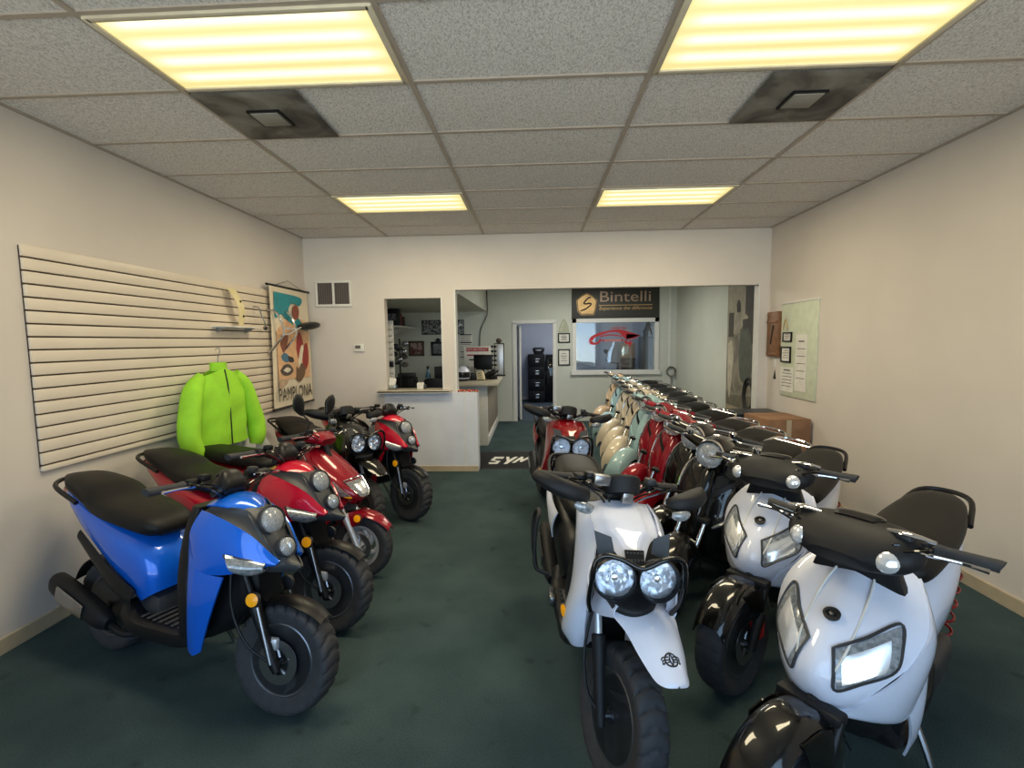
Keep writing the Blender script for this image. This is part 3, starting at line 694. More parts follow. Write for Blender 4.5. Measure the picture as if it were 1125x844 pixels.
    t = flat('panorama_print', 'long black and white racing photograph on the office wall', 'picture', -1.895, YR-.001, 1.99, .89, .30, 'black')
    MB().box((0, -.013, 0), (.87, .003, .28)).build('print', photo_mat('racing_print', ['0e0e0e', '1d1d1d', '8d8d8d', '1a1a1a', 'cfcfcf'], 9), t)
    for lb, x, z, w, h, mm, inner in (('small picture in a brown frame, left of the two on office wall', -2.465, 1.555, .33, .31, 'brownwood', ['6e3c3a', 'a99489', '5e2a2a', '8c8078']), ('black framed picture with ornament on top on office wall', -2.0, 1.545, .30, .29, 'black', ['8f8f92', '6e6e72', '3a3a3c'])):
        t = thing('framed_picture', lb, 'picture', (x, YR, z)); f = MB()
        for s in (-1, 1): f.box((s*(w/2-.02), -.012, 0), (.04, .024, h), .004); f.box((0, -.012, s*(h/2-.02)), (w, .024, .04), .004)
        f.build('frame', mm, t); MB().box((0, -.005, 0), (w-.06, .006, h-.06)).build('print', photo_mat('print_%s' % mm, inner, 7), t)
        if mm == 'black': MB().loft([(0, -.02, .14, .045, .02), (0, -.02, .18, .05, .02), (0, -.02, .22, .02, .015)], (1, 0, 0), 2.4, 8, 12).build('ornament', 'black', t)
    # office left side
    t = thing('wall_shelf', 'white wall shelf high in the office corner', 'shelf', (-2.66, 9.2, 1.98))
    MB().box((0, 0, -.01), (.56, 1.4, .03), .004).build('board', 'whitewood', t)
    for y in (-.5, .5): MB().plate([(-.27, 0), (.1, 0), (-.27, -.16)], (0, y, -.025), ux, uz, .02).build('bracket', 'trim', t)
    for i, (x, y, w, h, m_, lb) in enumerate(((-2.58, 8.85, .22, .30, 'black', 'tall black box on the office shelf, the nearest one'), (-2.66, 9.25, .2, .24, 'redink', 'dark red box on the office shelf behind the black box'), (-2.72, 9.6, .24, .2, 'brownwood', 'brown box at the far end of the office shelf'))):
        t = thing('storage_box', lb, 'box', (x, y, 1.985), 0, 'boxes on the office shelf'); MB().box((0, 0, h/2), (w, .22, h), .006).build('carton', m_, t); MB().box((0, -.112, h*.55), (w*.7, .004, h*.4)).build('label_panel', photo_mat('boxart%d' % i, ['2a2b2f', '7d7f86', '3a2326'], 14), t); MB().box((0, 0, h), (w+.006, .226, .02), .004).build('lid', m_, t)
    t = thing('leaflet_rack', 'narrow white leaflet rack inside the service window at left', 'rack', (-2.03, 6.75, .0))
    MB().box((0, 0, 1.0), (.11, .02, 1.98), .004).build('back_panel', 'trim', t); MB().box((0, 0, .01), (.2, .3, .02), .004).build('base', 'black', t)
    for k in range(9): MB().box((0, -.03, 1.20 + k*.088), (.10, .045, .07), .004).build('pocket', 'paper' if k not in (2,) else 'black', t)
    t = thing('goggle_rack', 'rack of grey goggles and gear in the office corner', 'rack', (-2.33, 8.30, 0))
    MB().tube([(0, 0, .02), (0, 0, 1.75)], .015, 8).build('post', 'black', t); MB().lathe([(.2, 0), (.2, .015), (.03, .03), (0, .03)]).build('base', 'black', t)
    for k in range(9):
        a = k*2.4; z = 1.30 + k*.045; b = MB()
        b.loft([(.09*math.cos(a)-.06, .09*math.sin(a), z, .02, .012), (.09*math.cos(a)-.03, .09*math.sin(a)-.02, z, .045, .03), (.09*math.cos(a)+.03, .09*math.sin(a)-.02, z, .045, .03), (.09*math.cos(a)+.06, .09*math.sin(a), z, .02, .012)], (0, 0, 1), 2.2, 8, 12)
        b.build('goggles', ('dirty', 'darkgrey', 'steel')[k % 3], t)
    t = thing('office_desk', 'dark office desk behind the service window', 'desk', (-2.05, 8.9, 0))
    MB().box((0, 0, .73), (1.5, .7, .04), .006).build('desktop', 'brownwood', t)
    for sx in (-1, 1):
        for sy in (-1, 1): MB().box((sx*.7, sy*.3, .355), (.05, .05, .71), .004).build('leg', 'black', t)
    t = thing('printer', 'black office printer at the left on the desk', 'printer', (-2.35, 8.75, .752))
    MB().box((0, 0, .15), (.36, .34, .30), .03).build('body', 'black', t); MB().box((0, .05, .33), (.3, .2, .08), .02).build('paper_feed', 'darkgrey', t); MB().box((0, -.19, .08), (.26, .08, .02), .004).build('tray', 'darkgrey', t)
    t = thing('spray_bottle', 'blue and white bottle on the office desk', 'bottle', (-2.0, 9.0, .752))
    MB().lathe([(.05, 0), (.055, .02), (.055, .3), (.03, .38), (.02, .4), (.02, .43)], seg=20).build('bottle', mat('blue_bottle', '5f8aa3', .3), t); MB().lathe([(.057, .10), (.057, .26)], seg=20).build('label_band', 'paper', t); MB().lathe([(.024, .43), (.024, .48), (0, .48)], seg=14).build('cap', 'black', t)
    t = thing('monitor', 'dark monitor half hidden behind the window post in the office', 'monitor', (-1.66, 8.95, .752), rad(30))
    MB().box((0, 0, .33), (.42, .04, .30), .008).build('screen_back', 'black', t); MB().tube([(0, .02, 0), (0, .02, .2)], .02, 8).build('stem', 'black', t); MB().box((0, 0, .01), (.22, .18, .02), .006).build('foot', 'black', t)
    t = thing('office_chair', 'black office chair back showing above the service ledge', 'chair', (-1.72, 8.2, 0))
    MB().loft([(0, 0, .62, .2, .03), (0, .02, .8, .23, .035), (0, .03, 1.0, .2, .03), (0, .03, 1.06, .12, .02)], (1, 0, 0), 3, 14, 20).build('backrest', 'black', t)
    MB().box((0, -.25, .48), (.46, .46, .08), .03).build('seat', 'seat', t); MB().tube([(0, -.2, .08), (0, -.2, .46)], .03, 10).build('column', 'black', t)
    for k in range(5): a = k*2*PI/5; MB().tube([(0, -.2, .1), (.26*math.cos(a), -.2+.26*math.sin(a), .05), (.28*math.cos(a), -.2+.28*math.sin(a), .012)], .018, 6).build('foot_spoke', 'black', t)
    t = thing('wall_cable', 'dark cable hanging from the soffit corner down the rear wall', 'cable', (0, 0, 0))
    MB().tube([(-.955, 9.9, 2.78), (-.955, 10.0, 2.3), (-1.0, 10.035, 2.15), (-1.11, 10.045, 1.9), (-1.13, 10.045, 1.5), (-1.12, 10.045, 1.32)], .012, 6, 20).build('cable', 'dirty', t)
    MB().box((-1.12, YR-.012, 1.29), (.07, .022, .11), .004).build('socket_plate', 'trim', t)
    # framed certificates left of the window
    for lb, z, w, h in (('small black framed certificate right of the doorway, upper one of two', 1.735, .25, .20), ('tall black framed certificate right of the doorway, lower one', 1.335, .25, .34)):
        t = thing('framed_certificate', lb, 'framed paper', (.62, YR, z)); f = MB()
        for s in (-1, 1): f.box((s*(w/2-.012), -.01, 0), (.024, .02, h), .003); f.box((0, -.01, s*(h/2-.012)), (w, .02, .024), .003)
        f.build('frame', 'black', t); MB().box((0, -.004, 0), (w-.03, .006, h-.03)).build('sheet', 'paper', t)
        l = MB()
        for k in range(4): l.box((0, -.008, h*.22 - k*h*.14), (w*(.5 if k % 2 else .35), .002, .012))
        l.build('print_lines', 'dirty', t)
    t = thing('paper_award', 'pale arched award above the framed certificates by the doorway', 'award', (.62, YR, 1.95))
    MB().plate(cr([(-.11, -.10), (-.08, .05), (0, .18), (.08, .05), (.11, -.10)], 20), (0, -.002, 0), ux, uz, .006).build('sheet', mat('award_paper_2', 'a9ab92', .5), t)
    MB().tube([(-.07, -.01, -.08), (-.03, -.01, .06), (.0, -.01, .12)], .006, 6, 10).build('ribbon', 'paper', t)
    # brand sign
    t = thing('shop_sign', 'dark Bintelli sign with gold emblem above the rear window', 'sign', (1.665, YR-.002, 2.43))
    MB().box((0, -.015, 0), (1.77, .03, .62), .004).build('panel', 'signgrey', t)
    pent = [(-.19, .06), (-.17, -.14), (-.11, -.21), (.13, -.21), (.16, -.13), (.19, .05), (.10, .14), (.0, .19), (-.10, .14)]
    em = MB().plate(pent, (-.58, -.034, 0), ux, uz, .004).build('emblem', 'gold', t)
    MB().tube([(-.58+a*1.1, -.036, b*1.1) for a, b in pent], .006, 5, closed=True).build('emblem_rim', 'gold', em)
    MB().tube([(-.50, -.04, .12), (-.56, -.04, .10), (-.64, -.04, .01), (-.60, -.04, -.01), (-.52, -.04, .0), (-.50, -.04, -.03), (-.60, -.04, -.11), (-.71, -.04, -.15)], .015, 6, 24).build('emblem_stroke', 'ink', em)
    MB().text('Bintelli', (.20, -.031, .13), ux, uz, .21, .002, 1.02).build('lettering', mat('bronze_print', 'a98e78', .4, .2), t)
    MB().box((.20, -.032, -.045), (1.08, .004, .012)).build('rule', 'gold', t)
    MB().text('Experience the difference', (.20, -.031, -.115), ux, uz, .085, .002, 1.06, .2).build('tagline', 'gold', t)
    # red vinyl scooter on the window glass
    t = thing('window_decal', 'red scooter shaped vinyl decal on the rear window glass', 'decal', (1.665, YR+.045, 1.74))
    strips = [([(-.53, -.08), (-.50, .0), (-.40, .06), (-.28, .10), (-.14, .13)], [(-.44, -.06), (-.41, -.01), (-.34, .02), (-.25, .05), (-.14, .09)]),
              ([(-.53, -.08), (-.50, -.14), (-.40, -.155), (-.30, -.11), (-.26, -.04)], [(-.45, -.07), (-.44, -.10), (-.38, -.11), (-.33, -.08), (-.31, -.04)]),
              ([(-.14, .13), (0, .15), (.14, .15), (.30, .10), (.52, .03)], [(-.14, .09), (0, .10), (.10, .08), (.15, .02), (.24, -.05)]),
              ([(.24, -.05), (.20, -.10), (.24, -.15), (.30, -.15), (.34, -.10)], [(.24, -.03), (.25, -.09), (.27, -.11), (.30, -.10), (.30, -.05)]),
              ([(-.30, .02), (-.16, .05), (.0, .05), (.14, .02)], [(-.30, .0), (-.16, .025), (.0, .025), (.14, .0)]),
              ([(-.10, .17), (.0, .195), (.12, .195)], [(-.10, .165), (.0, .175), (.12, .18)]), ([(.14, .195), (.20, .19), (.26, .17)], [(.14, .175), (.20, .172), (.26, .165)]),
              ([(.24, .06), (.40, .05), (.53, .03)], [(.24, -.05), (.38, -.04), (.47, .0)]), ([(.30, -.12), (.36, -.10), (.40, -.05)], [(.30, -.22), (.35, -.14), (.38, -.08)]),
              ([(-.26, -.05), (.18, -.05)], [(-.24, -.09), (.17, -.09)])]
    for qa, qb in strips:
        a, b_ = cr(qa, 13), cr(qb, 13)
        MB().shell([[V((a[k][0], 0, a[k][1])) for k in range(13)], [V((b_[k][0], 0, b_[k][1])) for k in range(13)]], .002).build('vinyl_shape', 'redink', t)
    MB().text('SCOOTERS', (-.04, -.004, -.07), ux, uz, .028, .0, .34).build('vinyl_lettering', 'printwhite', t)
    # coiled hose
    t = thing('coiled_hose', 'grey coiled air hose hung on wall right of the rear window', 'hose', (2.80, YR, 1.02))
    for k in range(3): MB().tube([((.075+.008*k)*math.cos(a), -.03-.012*k, (.085+.006*k)*math.sin(a)) for a in [2*PI*i/28 for i in range(28)]], .011, 7, closed=True).build('coil', 'dirty', t)
    MB().tube([(.0, -.03, -.09), (.02, -.03, -.22), (-.03, -.04, -.34), (-.10, -.04, -.38), (-.13, -.03, -.42), (-.05, -.03, -.45), (.02, -.03, -.42), (.0, -.03, -.38)], .009, 6, 26).build('tail', 'dirty', t)
    MB().box((0, -.02, .09), (.03, .04, .03), .006).build('hook', 'steel', t)
    # poster on right wall of the back room
    t = thing('wall_poster', 'tall grey rider and motorcycle poster on the back room right wall', 'poster', (XR - .002, 6.93, 1.5))
    MB().box((-.006, 0, 0), (.008, .98, 1.95)).build('sheet', photo_mat('poster_tone', ['4a463d', '6e695c', '8b8473', '5b574b'], 2.4, .5), t)
    shapes = [('picture_wall', '9a927e', [(-.47, .94), (.47, .94), (.47, .30), (-.47, .22)], 0), ('picture_doorway', '3a372f', [(.12, .90), (.40, .90), (.40, .10), (.12, .05)], 1),
              ('picture_doorway', '4a453b', [(-.44, .55), (-.26, .55), (-.26, .2), (-.44, .2)], 1),
              ('picture_rider', '55594f', [(-.02, .30), (.10, .36), (.24, .30), (.34, .10), (.36, -.25), (.24, -.42), (.02, -.40), (-.06, -.10)], 2),
              ('picture_head', '3b3a34', [(.06, .32), (.05, .42), (.12, .48), (.20, .44), (.21, .34), (.14, .30)], 3), ('picture_cap', 'a39c89', [(.03, .44), (.12, .51), (.22, .45), (.12, .44)], 4),
              ('picture_figure', '8f887a', [(-.20, .20), (-.08, .26), (-.02, .40), (-.06, .55), (-.14, .55), (-.20, .40)], 2), ('picture_head', '2e2b26', [(-.15, .55), (-.16, .66), (-.10, .72), (-.04, .66), (-.05, .55)], 3),
              ('picture_figure', 'b3aa96', [(-.44, .10), (-.30, .14), (-.24, -.10), (-.28, -.40), (-.36, -.70), (-.44, -.40)], 2),
              ('picture_ground', '6b6555', [(-.47, -.66), (.47, -.60), (.47, -.95), (-.47, -.95)], 1), ('picture_strip', 'a0947a', [(-.47, -.80), (.47, -.82), (.47, -.95), (-.47, -.95)], 2)]
    for nm, col, poly, lv in shapes:
        MB().plate(cr(poly + [poly[0]], 32)[:-1] if nm not in ('picture_wall', 'picture_doorway', 'picture_ground', 'picture_strip') else poly, (-.011 - lv*.0012, 0, 0), (0, -1, 0), uz, -.001).build(nm, mat('tone_'+col+nm, col, .6, var=.15, scale=9), t)
    b = MB()
    for r in (.20, .15): b.tube([(-.018, -.30 + r*.8*math.cos(a), -.60 + r*1.2*math.sin(a)) for a in [2*PI*k/26 for k in range(26)]], .018, 6, closed=True)
    b.build('picture_wheel', 'ink', t)
    # floor mat
    t = thing('floor_mat', 'black SYM logo floor mat on the green carpet', 'mat', (-.02, 6.73, 0))
    MB().box((0, 0, .005), (1.66, .94, .010), .004).build('pile', mat('mat_pile', '141416', .9, bump=.3, bscale=250), t)
    MB().box((0, 0, .003), (1.72, 1.0, .006), .002).build('rubber_edge', 'rubber', t)
    b = MB(); Zm = .0108
    def stroke(pts): b.plate([(x*.60-.44+.04*y, y*1.14-.03) for x, y in pts], (.0, -.02, Zm), (1, 0, 0), (0, 1, 0), .0015)
    for q in ([(-.27, -.20), (-.08, -.20), (-.03, -.05), (-.18, -.02), (-.16, .06), (.0, .06), (.02, .16), (-.22, .16), (-.28, -.03), (-.13, -.07), (-.14, -.12), (-.30, -.12)],
              [(.06, .16), (.14, .16), (.16, .02), (.27, .16), (.35, .16), (.14, -.20), (.06, -.20), (.11, -.06)],
              [(.24, -.14), (.42, .16), (.48, .16), (.48, .02), (.60, .16), (.66, .16), (.70, -.14), (.62, -.14), (.59, .04), (.47, -.10), (.42, -.10), (.42, .03), (.32, -.14)]): stroke(q)
    b.build('lettering', 'printwhite', t)
    # far room furniture
    t = thing('filing_cabinet', 'black four drawer filing cabinet seen through the doorway', 'filing cabinet', (.06, 13.45, 0))
    MB().box((0, .0, .66), (.46, .68, 1.32), .006).build('body', 'black', t)
    for k in range(4):
        z = .17 + k*.325; d = MB().box((0, -.35, z), (.43, .02, .30), .006).build('drawer', 'black', t)
        MB().box((0.02, -.372, z+.05), (.14, .03, .035), .006).build('handle', 'chrome', d); MB().box((0.02, -.363, z-.02), (.09, .008, .05), .002).build('card_holder', 'silver', d)
    t = thing('tool_chest', 'black tall chest beside the filing cabinet behind the doorway', 'cabinet', (.52, 13.42, 0))
    MB().box((0, 0, .65), (.40, .62, 1.30), .006).build('body', 'blackmatte', t); MB().box((.0, -.315, .66), (.37, .02, 1.24), .004).build('door', 'gloss', t); MB().box((-.13, -.335, .95), (.02, .03, .10), .004).build('handle', 'chrome', t)
    t = thing('printer', 'small dark printer on top of the black filing cabinet', 'printer', (.12, 13.4, 1.322))
    MB().loft([(-.15, 0, .08, .12, .07), (-.1, 0, .09, .15, .09), (.1, 0, .09, .15, .09), (.15, 0, .08, .12, .07)], (0, 1, 0), 4, 10, 18).build('body', 'black', t); MB().box((0, -.155, .10), (.16, .02, .05), .004).build('panel', 'steel', t); MB().box((0, -.14, .03), (.2, .06, .015), .003).build('tray', 'darkgrey', t)
    # behind the window
    t = thing('tall_cabinet', 'tall grey cabinet behind the rear window at right', 'cabinet', (2.95, 12.4, 0))
    MB().box((0, 0, .88), (.5, .5, 1.76), .006).build('body', mat('cab_grey', '4c5156', .5), t); MB().box((-.05, -.255, .9), (.36, .015, 1.6), .004).build('door', mat('cab_grey_door', '5b6166', .4), t); MB().box((-.2, -.27, .95), (.02, .03, .12), .004).build('handle', 'chrome', t)
    t = thing('bird_statue', 'dark bird statue on top of the tall cabinet behind the window', 'statue', (2.84, 12.35, 1.80))
    MB().loft([(-.02, 0, 0, .07, .05), (-.03, 0, .05, .05, .04), (.0, 0, .14, .08, .06), (.03, 0, .26, .07, .06), (-.01, 0, .34, .04, .04), (-.07, 0, .36, .04, .035), (-.13, 0, .32, .01, .01)], (0, 1, 0), 2, 24, 16).build('body', 'black', t)
    MB().loft([(.06, 0, .20, .05, .02), (.1, 0, .10, .06, .02), (.12, 0, .0, .03, .012)], (0, 1, 0), 2, 8, 12).build('tail', 'black', t)
    t = thing('black_pillar', 'narrow black pillar behind the rear window', 'stand', (2.66, 11.7, 0))  # a black pillar, built as a post with base and cap
    MB().box((0, 0, .95), (.10, .10, 1.86), .006).build('post', 'black', t); MB().box((0, 0, .012), (.3, .3, .024), .006).build('base', 'black', t); MB().box((0, 0, 1.885), (.14, .14, .02), .004).build('cap', 'black', t)
    t = thing('plastic_drum', 'black bin under the cream carton behind the rear window', 'bin', (2.36, 12.3, 0))
    MB().lathe([(.15, 0), (.17, .02), (.18, 1.15), (.19, 1.2), (.17, 1.22), (0, 1.22)]).build('body', 'black', t); MB().lathe([(.185, 1.0), (.195, 1.01), (.195, 1.04), (.185, 1.05)]).build('hoop', 'darkgrey', t)
    t = thing('cardboard_box', 'cream and brown carton on a black bin behind the rear window', 'box', (2.36, 12.3, 1.223))
    MB().box((0, 0, .18), (.3, .26, .36), .004).build('carton', mat('orange_card', 'b18a6c', .8), t); MB().box((-.08, -.132, .2), (.12, .004, .2)).build('paper_label', 'paper', t); MB().box((0, 0, .362), (.28, .05, .004)).build('tape', 'tan', t)
    t = thing('mirrored_windshield', 'clear scooter windshield on black mount, standing in for a window reflection', 'windshield', (2.0, 11.6, 0))  # solid stand-in for a scooter mirrored in the window glass
    MB().sheet(lambda u, v: (u*.26*(1-.35*v*v), -.05*u*u + .10*v, 1.15 + .48*v), 14, 12, .005).build('screen', 'clear', t)
    MB().tube([(-.3, .05, 1.22), (-.15, .05, 1.14), (.15, .05, 1.14), (.3, .05, 1.22)], .012, 8, 16).build('handlebar', 'black', t)
    MB().tube([(0, .05, .02), (0, .05, 1.14)], .03, 10).build('post', 'black', t); MB().box((0, .05, .012), (.4, .4, .024), .006).build('base', 'black', t)
    MB().loft([(-.34, .05, 1.40, .01, .01), (-.31, .05, 1.41, .05, .012), (-.26, .05, 1.40, .05, .012), (-.24, .05, 1.39, .01, .01)], (0, 0, 1), 2, 10, 12).build('mirror', 'black', t)
    MB().tube([(-.28, .05, 1.38), (-.2, .05, 1.2)], .006, 6).build('mirror_stalk', 'black', t)
    for lb, z, h in (('white paper sheet, upper one on blue wall behind the window', 1.72, .22), ('white long paper sheet, lower one on blue wall behind the window', 1.25, .42)):
        t = thing('notice_sign', lb, 'notice', (1.17, 13.849, z)); MB().box((0, -.003, 0), (.2, .004, h)).build('sheet', 'paper', t)
        l = MB()
        for k in range(4): l.box((0, -.006, h*.3-k*h*.2), (.14, .002, .012))
        l.build('print_lines', 'dirty', t)
rear_items()

# ------------------------------------------------------------------ scooters  (x forward, y left, z up; origin under the front axle)
def steer(a, ax=-.36, az=1.0, rake=26):
    p = V((ax, 0, az)); d = V((-math.sin(rad(rake)), 0, math.cos(rad(rake))))
    return Matrix.Translation(p) @ Matrix.Rotation(rad(a), 4, d) @ Matrix.Translation(-p)

def wheel(root, name, cx, R, w, rr, X=None, style='three', rimm='rim', tread='block', disc=None, hub='steel'):
    b = MB(); o = (cx, 0, R); hw = w * .36
    b.lathe([(rr+.012, -hw), (rr-.006, -hw), (rr-.022, -hw*.75), (rr-.03, 0), (rr-.022, hw*.75), (rr-.006, hw), (rr+.012, hw), (rr+.006, hw*.8), (rr-.008, 0), (rr+.006, -hw*.8)], o, (0, 1, 0), 48, True)
    b.lathe([(.0, -.055), (.026, -.055), (.030, -.03), (.038, -.02), (.038, .02), (.030, .03), (.026, .055), (0, .055)], o, (0, 1, 0), 24)
    n = {'three': 3, 'five': 5, 'swirl': 5, 'six': 6}[style]
    for k in range(n):
        a0 = 2*PI*k/n + .35
        for sgn in ((1, -1) if style in ('three', 'five') else (1,)):
            sw = {'swirl': .75, 'six': 0}.get(style, .17*sgn); pts = []
            for q in range(7):
                f = q/6; r = .03 + (rr-.05)*f; a = a0 + sw*f*(f if style == 'swirl' else 1)
                pts.append((cx + r*math.cos(a), .0, R + r*math.sin(a)))
            b.tube(pts, [.020, .017, .015, .014, .015, .017, .020] if style != 'swirl' else [.022, .024, .024, .022, .020, .020, .024], 8, None, False, 1.0)
    rim = b.build(name, rimm, root, 38, X)
    if rimm == 'rim':
        for s in (-1, 1): MB().lathe([(rr+.010, s*(hw+.001)), (rr+.004, s*(hw+.004)), (rr-.004, s*(hw+.001))], o, (0, 1, 0), 48).build('rim_highlight', 'lip', rim, 38, X)
    t = MB(); NT = 216; prof = []
    for q in range(17):
        s = -1 + 2*q/16
        if abs(s) > .62:
            f = (1-abs(s))/.38; y = math.copysign(w*(.36 + .14*math.sin(f*PI/2)), s); r = rr + .004 + (R-.020-rr-.004)*f
        else: y = math.copysign(w*.5*(1-(1-abs(s)/.62)**1.35*1.0) if abs(s) < .62 else 0, s) if s else 0; r = R - .020*(abs(s)/.62)**2.2
        prof.append((y, r, s))
    vs = []; fs = []
    for k in range(NT):
        th = 2*PI*k/NT
        for (y, r, s) in prof:
            dr = 0
            if abs(s) < .70:
                ph = (k/NT*(24 if tread == 'block' else 30) + abs(s)*(1.1 if tread == 'block' else .8)) % 1
                if tread == 'block' and ph < .30 and (abs(s) > .10): dr = -.009
                if tread == 'street' and ph < .2 and .15 < abs(s): dr = -.004
                if tread == 'block' and abs(s) < .06: dr = -.002
            vs.append((cx + (r+dr)*math.cos(th), y, R + (r+dr)*math.sin(th)))
    n = len(prof)
    for k in range(NT):
        k2 = (k+1) % NT
        for q in range(n-1): fs.append([k*n+q, k2*n+q, k2*n+q+1, k*n+q+1])
    t.add(vs, fs); t.build('tyre', 'rubber', rim, 50, X)
    if disc:
        d = MB(); d.lathe([(.055, .0), (.098, .0), (.098, .004), (.055, .004)], (cx, disc*.062 - .002, R), (0, 1, 0), 32, True)
        for k in range(5): a = 2*PI*k/5; d.tube([(cx+.025*math.cos(a), disc*.06, R+.025*math.sin(a)), (cx+.06*math.cos(a+.4), disc*.061, R+.06*math.sin(a+.4))], .007, 6)
        d.build('brake_disc', 'steel', rim, 38, X)
    MB().lathe([(0, -.098), (.013, -.098), (.013, .098), (0, .098)], o, (0, 1, 0), 12).build('axle', hub, rim, 38, X)
    return rim

def lamp(root, pos, d, r, X=None, name='headlight', bez='black', depth=.09, rim=None, lens='lens'):
    d = V(d).normalized(); p = V(pos)
    h = MB().lathe([(r*.45, -depth), (r*.85, -depth*.6), (r*1.1, -.012), (r*1.13, .006), (r*1.06, .014), (r*.99, .004), (r*.97, -.004)], p, d, 36, False, (1, 0)).build(name, rim or bez, root, 38, X)
    b = MB(); prof = [(.001, -depth*.72), (r*.35, -depth*.66), (r*.6, -depth*.52), (r*.8, -depth*.34), (r*.98, -.010)]
    b.lathe(prof, p, d, 20, False, (0, 0))
    rnd = random.Random(int(r*1e4))
    b.v = [tuple(V(v) + d*rnd.uniform(-.0045, .0045)) for v in b.v]
    b.build('reflector', 'reflector', h, 8, X)
    MB().lathe([(r*.22, -depth*.5), (r*.24, -depth*.25), (r*.16, -depth*.14), (0, -depth*.12)], p, d, 16).build('bulb_shield', 'chrome', h, 38, X)
    MB().lathe([(r*1.0, .0), (r*.9, .012), (r*.6, .022), (r*.3, .027), (0, .028)], p, d, 30, False, (0, 0)).build('lens', lens, h, 38, X)
    return h

def fork(root, X, ax=0, R=.25, w=.085, mat_lo='blackmatte', mat_up='silver', top=(-.24, .72), strip=None, stem=True):
    tx, tz = top
    for s in (-1, 1):
        P = lambda f: (ax+.005 + (tx-ax)*f, s*w, R + (tz-R)*f)
        f = MB().tube([P(-.06), P(.0), P(.30), P(.44), P(.55), P(.56)], [.017, .02, .022, .026, .028, .02], 12).build('fork_leg', mat_lo, root, 38, X)
        MB().tube([P(.54), P(1)], .0155, 12).build('fork_tube', mat_up, f, 38, X)
        if strip: MB().tube([(-.085, s*(w+.016), .50), (-.003, s*(w+.017), .262)], .009, 10).build('fork_strip', strip, f, 38, X)
    b = MB(); b.box((tx, 0, tz), (.06, 2*w+.045 if stem else 2*w+.02, .035), .01); b.tube([(tx, 0, tz), (-.36, 0, 1.0) if stem else (tx-.12, 0, tz+.06)], .022, 10)
    b.build('steering_stem', 'blackmatte', root, 38, X)

def bars(root, X, hx=-.36, hz=1.0, w=.34, rise=.03, lever='chrome', guard=False, mirrors=None, cables=True, barm='black', ends=True):
    b = MB()
    pts = [(hx-.05, -w, hz+rise-.01), (hx, -w*.55, hz+rise), (hx+.02, -.09, hz), (hx+.02, .09, hz), (hx, w*.55, hz+rise), (hx-.05, w, hz+rise-.01)]
    b.tube(pts, .0115, 10, 30)
    b.box((hx+.01, 0, hz-.02), (.06, .09, .05), .012)
    h = b.build('handlebar', barm, root, 38, X)
    for s in (-1, 1):
        g = MB(); g.tube([(hx-.055, s*(w+.012), hz+rise-.012), (hx-.052, s*w, hz+rise-.01), (hx-.02, s*w*.72, hz+rise-.002), (hx-.012, s*w*.62, hz+rise)], [.021, .019, .0175, .021], 12, 10)
        g.build('grip', 'rubber', h, 38, X)
        MB().box((hx-.0, s*w*.52, hz+rise), (.05, .055, .05), .012).build('switch_box', 'blackmatte', h, 38, X)
        MB().tube([(hx+.03, s*w*.48, hz+rise), (hx+.065, s*w*.62, hz+rise+.004), (hx+.04, s*w*.85, hz+rise), (hx+.03, s*(w+.01), hz+rise-.005)], [.010, .008, .007, .010], 8, 12, False, .7).build('lever', lever, h, 38, X)
        MB().box((hx+.035, s*w*.44, hz+rise+.03), (.04, .045, .03), .008).build('fluid_reservoir', 'darkgrey' if s > 0 else 'black', h, 38, X)
        if mirrors:
            q = MB(); mx, mz = mirrors
            q.tube([(hx, s*w*.4, hz+rise+.03), (hx+.02, s*w*.40, hz+rise+.10), (hx-.02, s*w*.50, hz+mz-.05)], .006, 8, 12)
            q.loft([(hx-.02, s*w*.46, hz+mz-.06, .012, .015), (hx-.02, s*w*.54, hz+mz-.02, .014, .045), (hx-.02, s*w*.60, hz+mz+.02, .016, .056), (hx-.02, s*w*.66, hz+mz+.06, .012, .045), (hx-.02, s*w*.69, hz+mz+.085, .004, .015)], (1, 0, 0), 2.2, 16, 16)
            m = q.build('mirror', 'black', root, 38, X)
            MB().loft([(hx-.036, s*w*.48, hz+mz-.045, .002, .012), (hx-.038, s*w*.55, hz+mz-.015, .002, .038), (hx-.038, s*w*.60, hz+mz+.02, .002, .047), (hx-.036, s*w*.66, hz+mz+.06, .002, .03)], (1, 0, 0), 2.2, 10, 14).build('mirror_glass', 'chrome', m, 38, X)
    if cables:
        c = MB()
        for s, q in ((1, .10), (-1, .12), (1, .16), (-1, .19)):
            c.tube([(hx+.02, s*w*.5, hz+rise), (hx+.09, s*q*1.4, hz+.015+q*.2), (hx+.08, s*q*.6, hz-.01), (hx+.05, s*.03, hz-.09)], .0045, 6, 16)
        c.build('control_cables', 'gloss', h, 38, X)
    return h

def disc_reflector(root, p, d, r, X, m='orange', name='reflector', rim='darkgrey'):
    o = MB().lathe([(r*1.12, -.012), (r*1.14, 0), (r*1.0, .006), (r*.95, .004)], p, d, 20).build(name + '_mount', rim, root, 38, X)
    MB().lathe([(r, 0), (r*.97, .007), (r*.5, .010), (0, .011)], p, d, 20).build(name, m, o, 38, X)

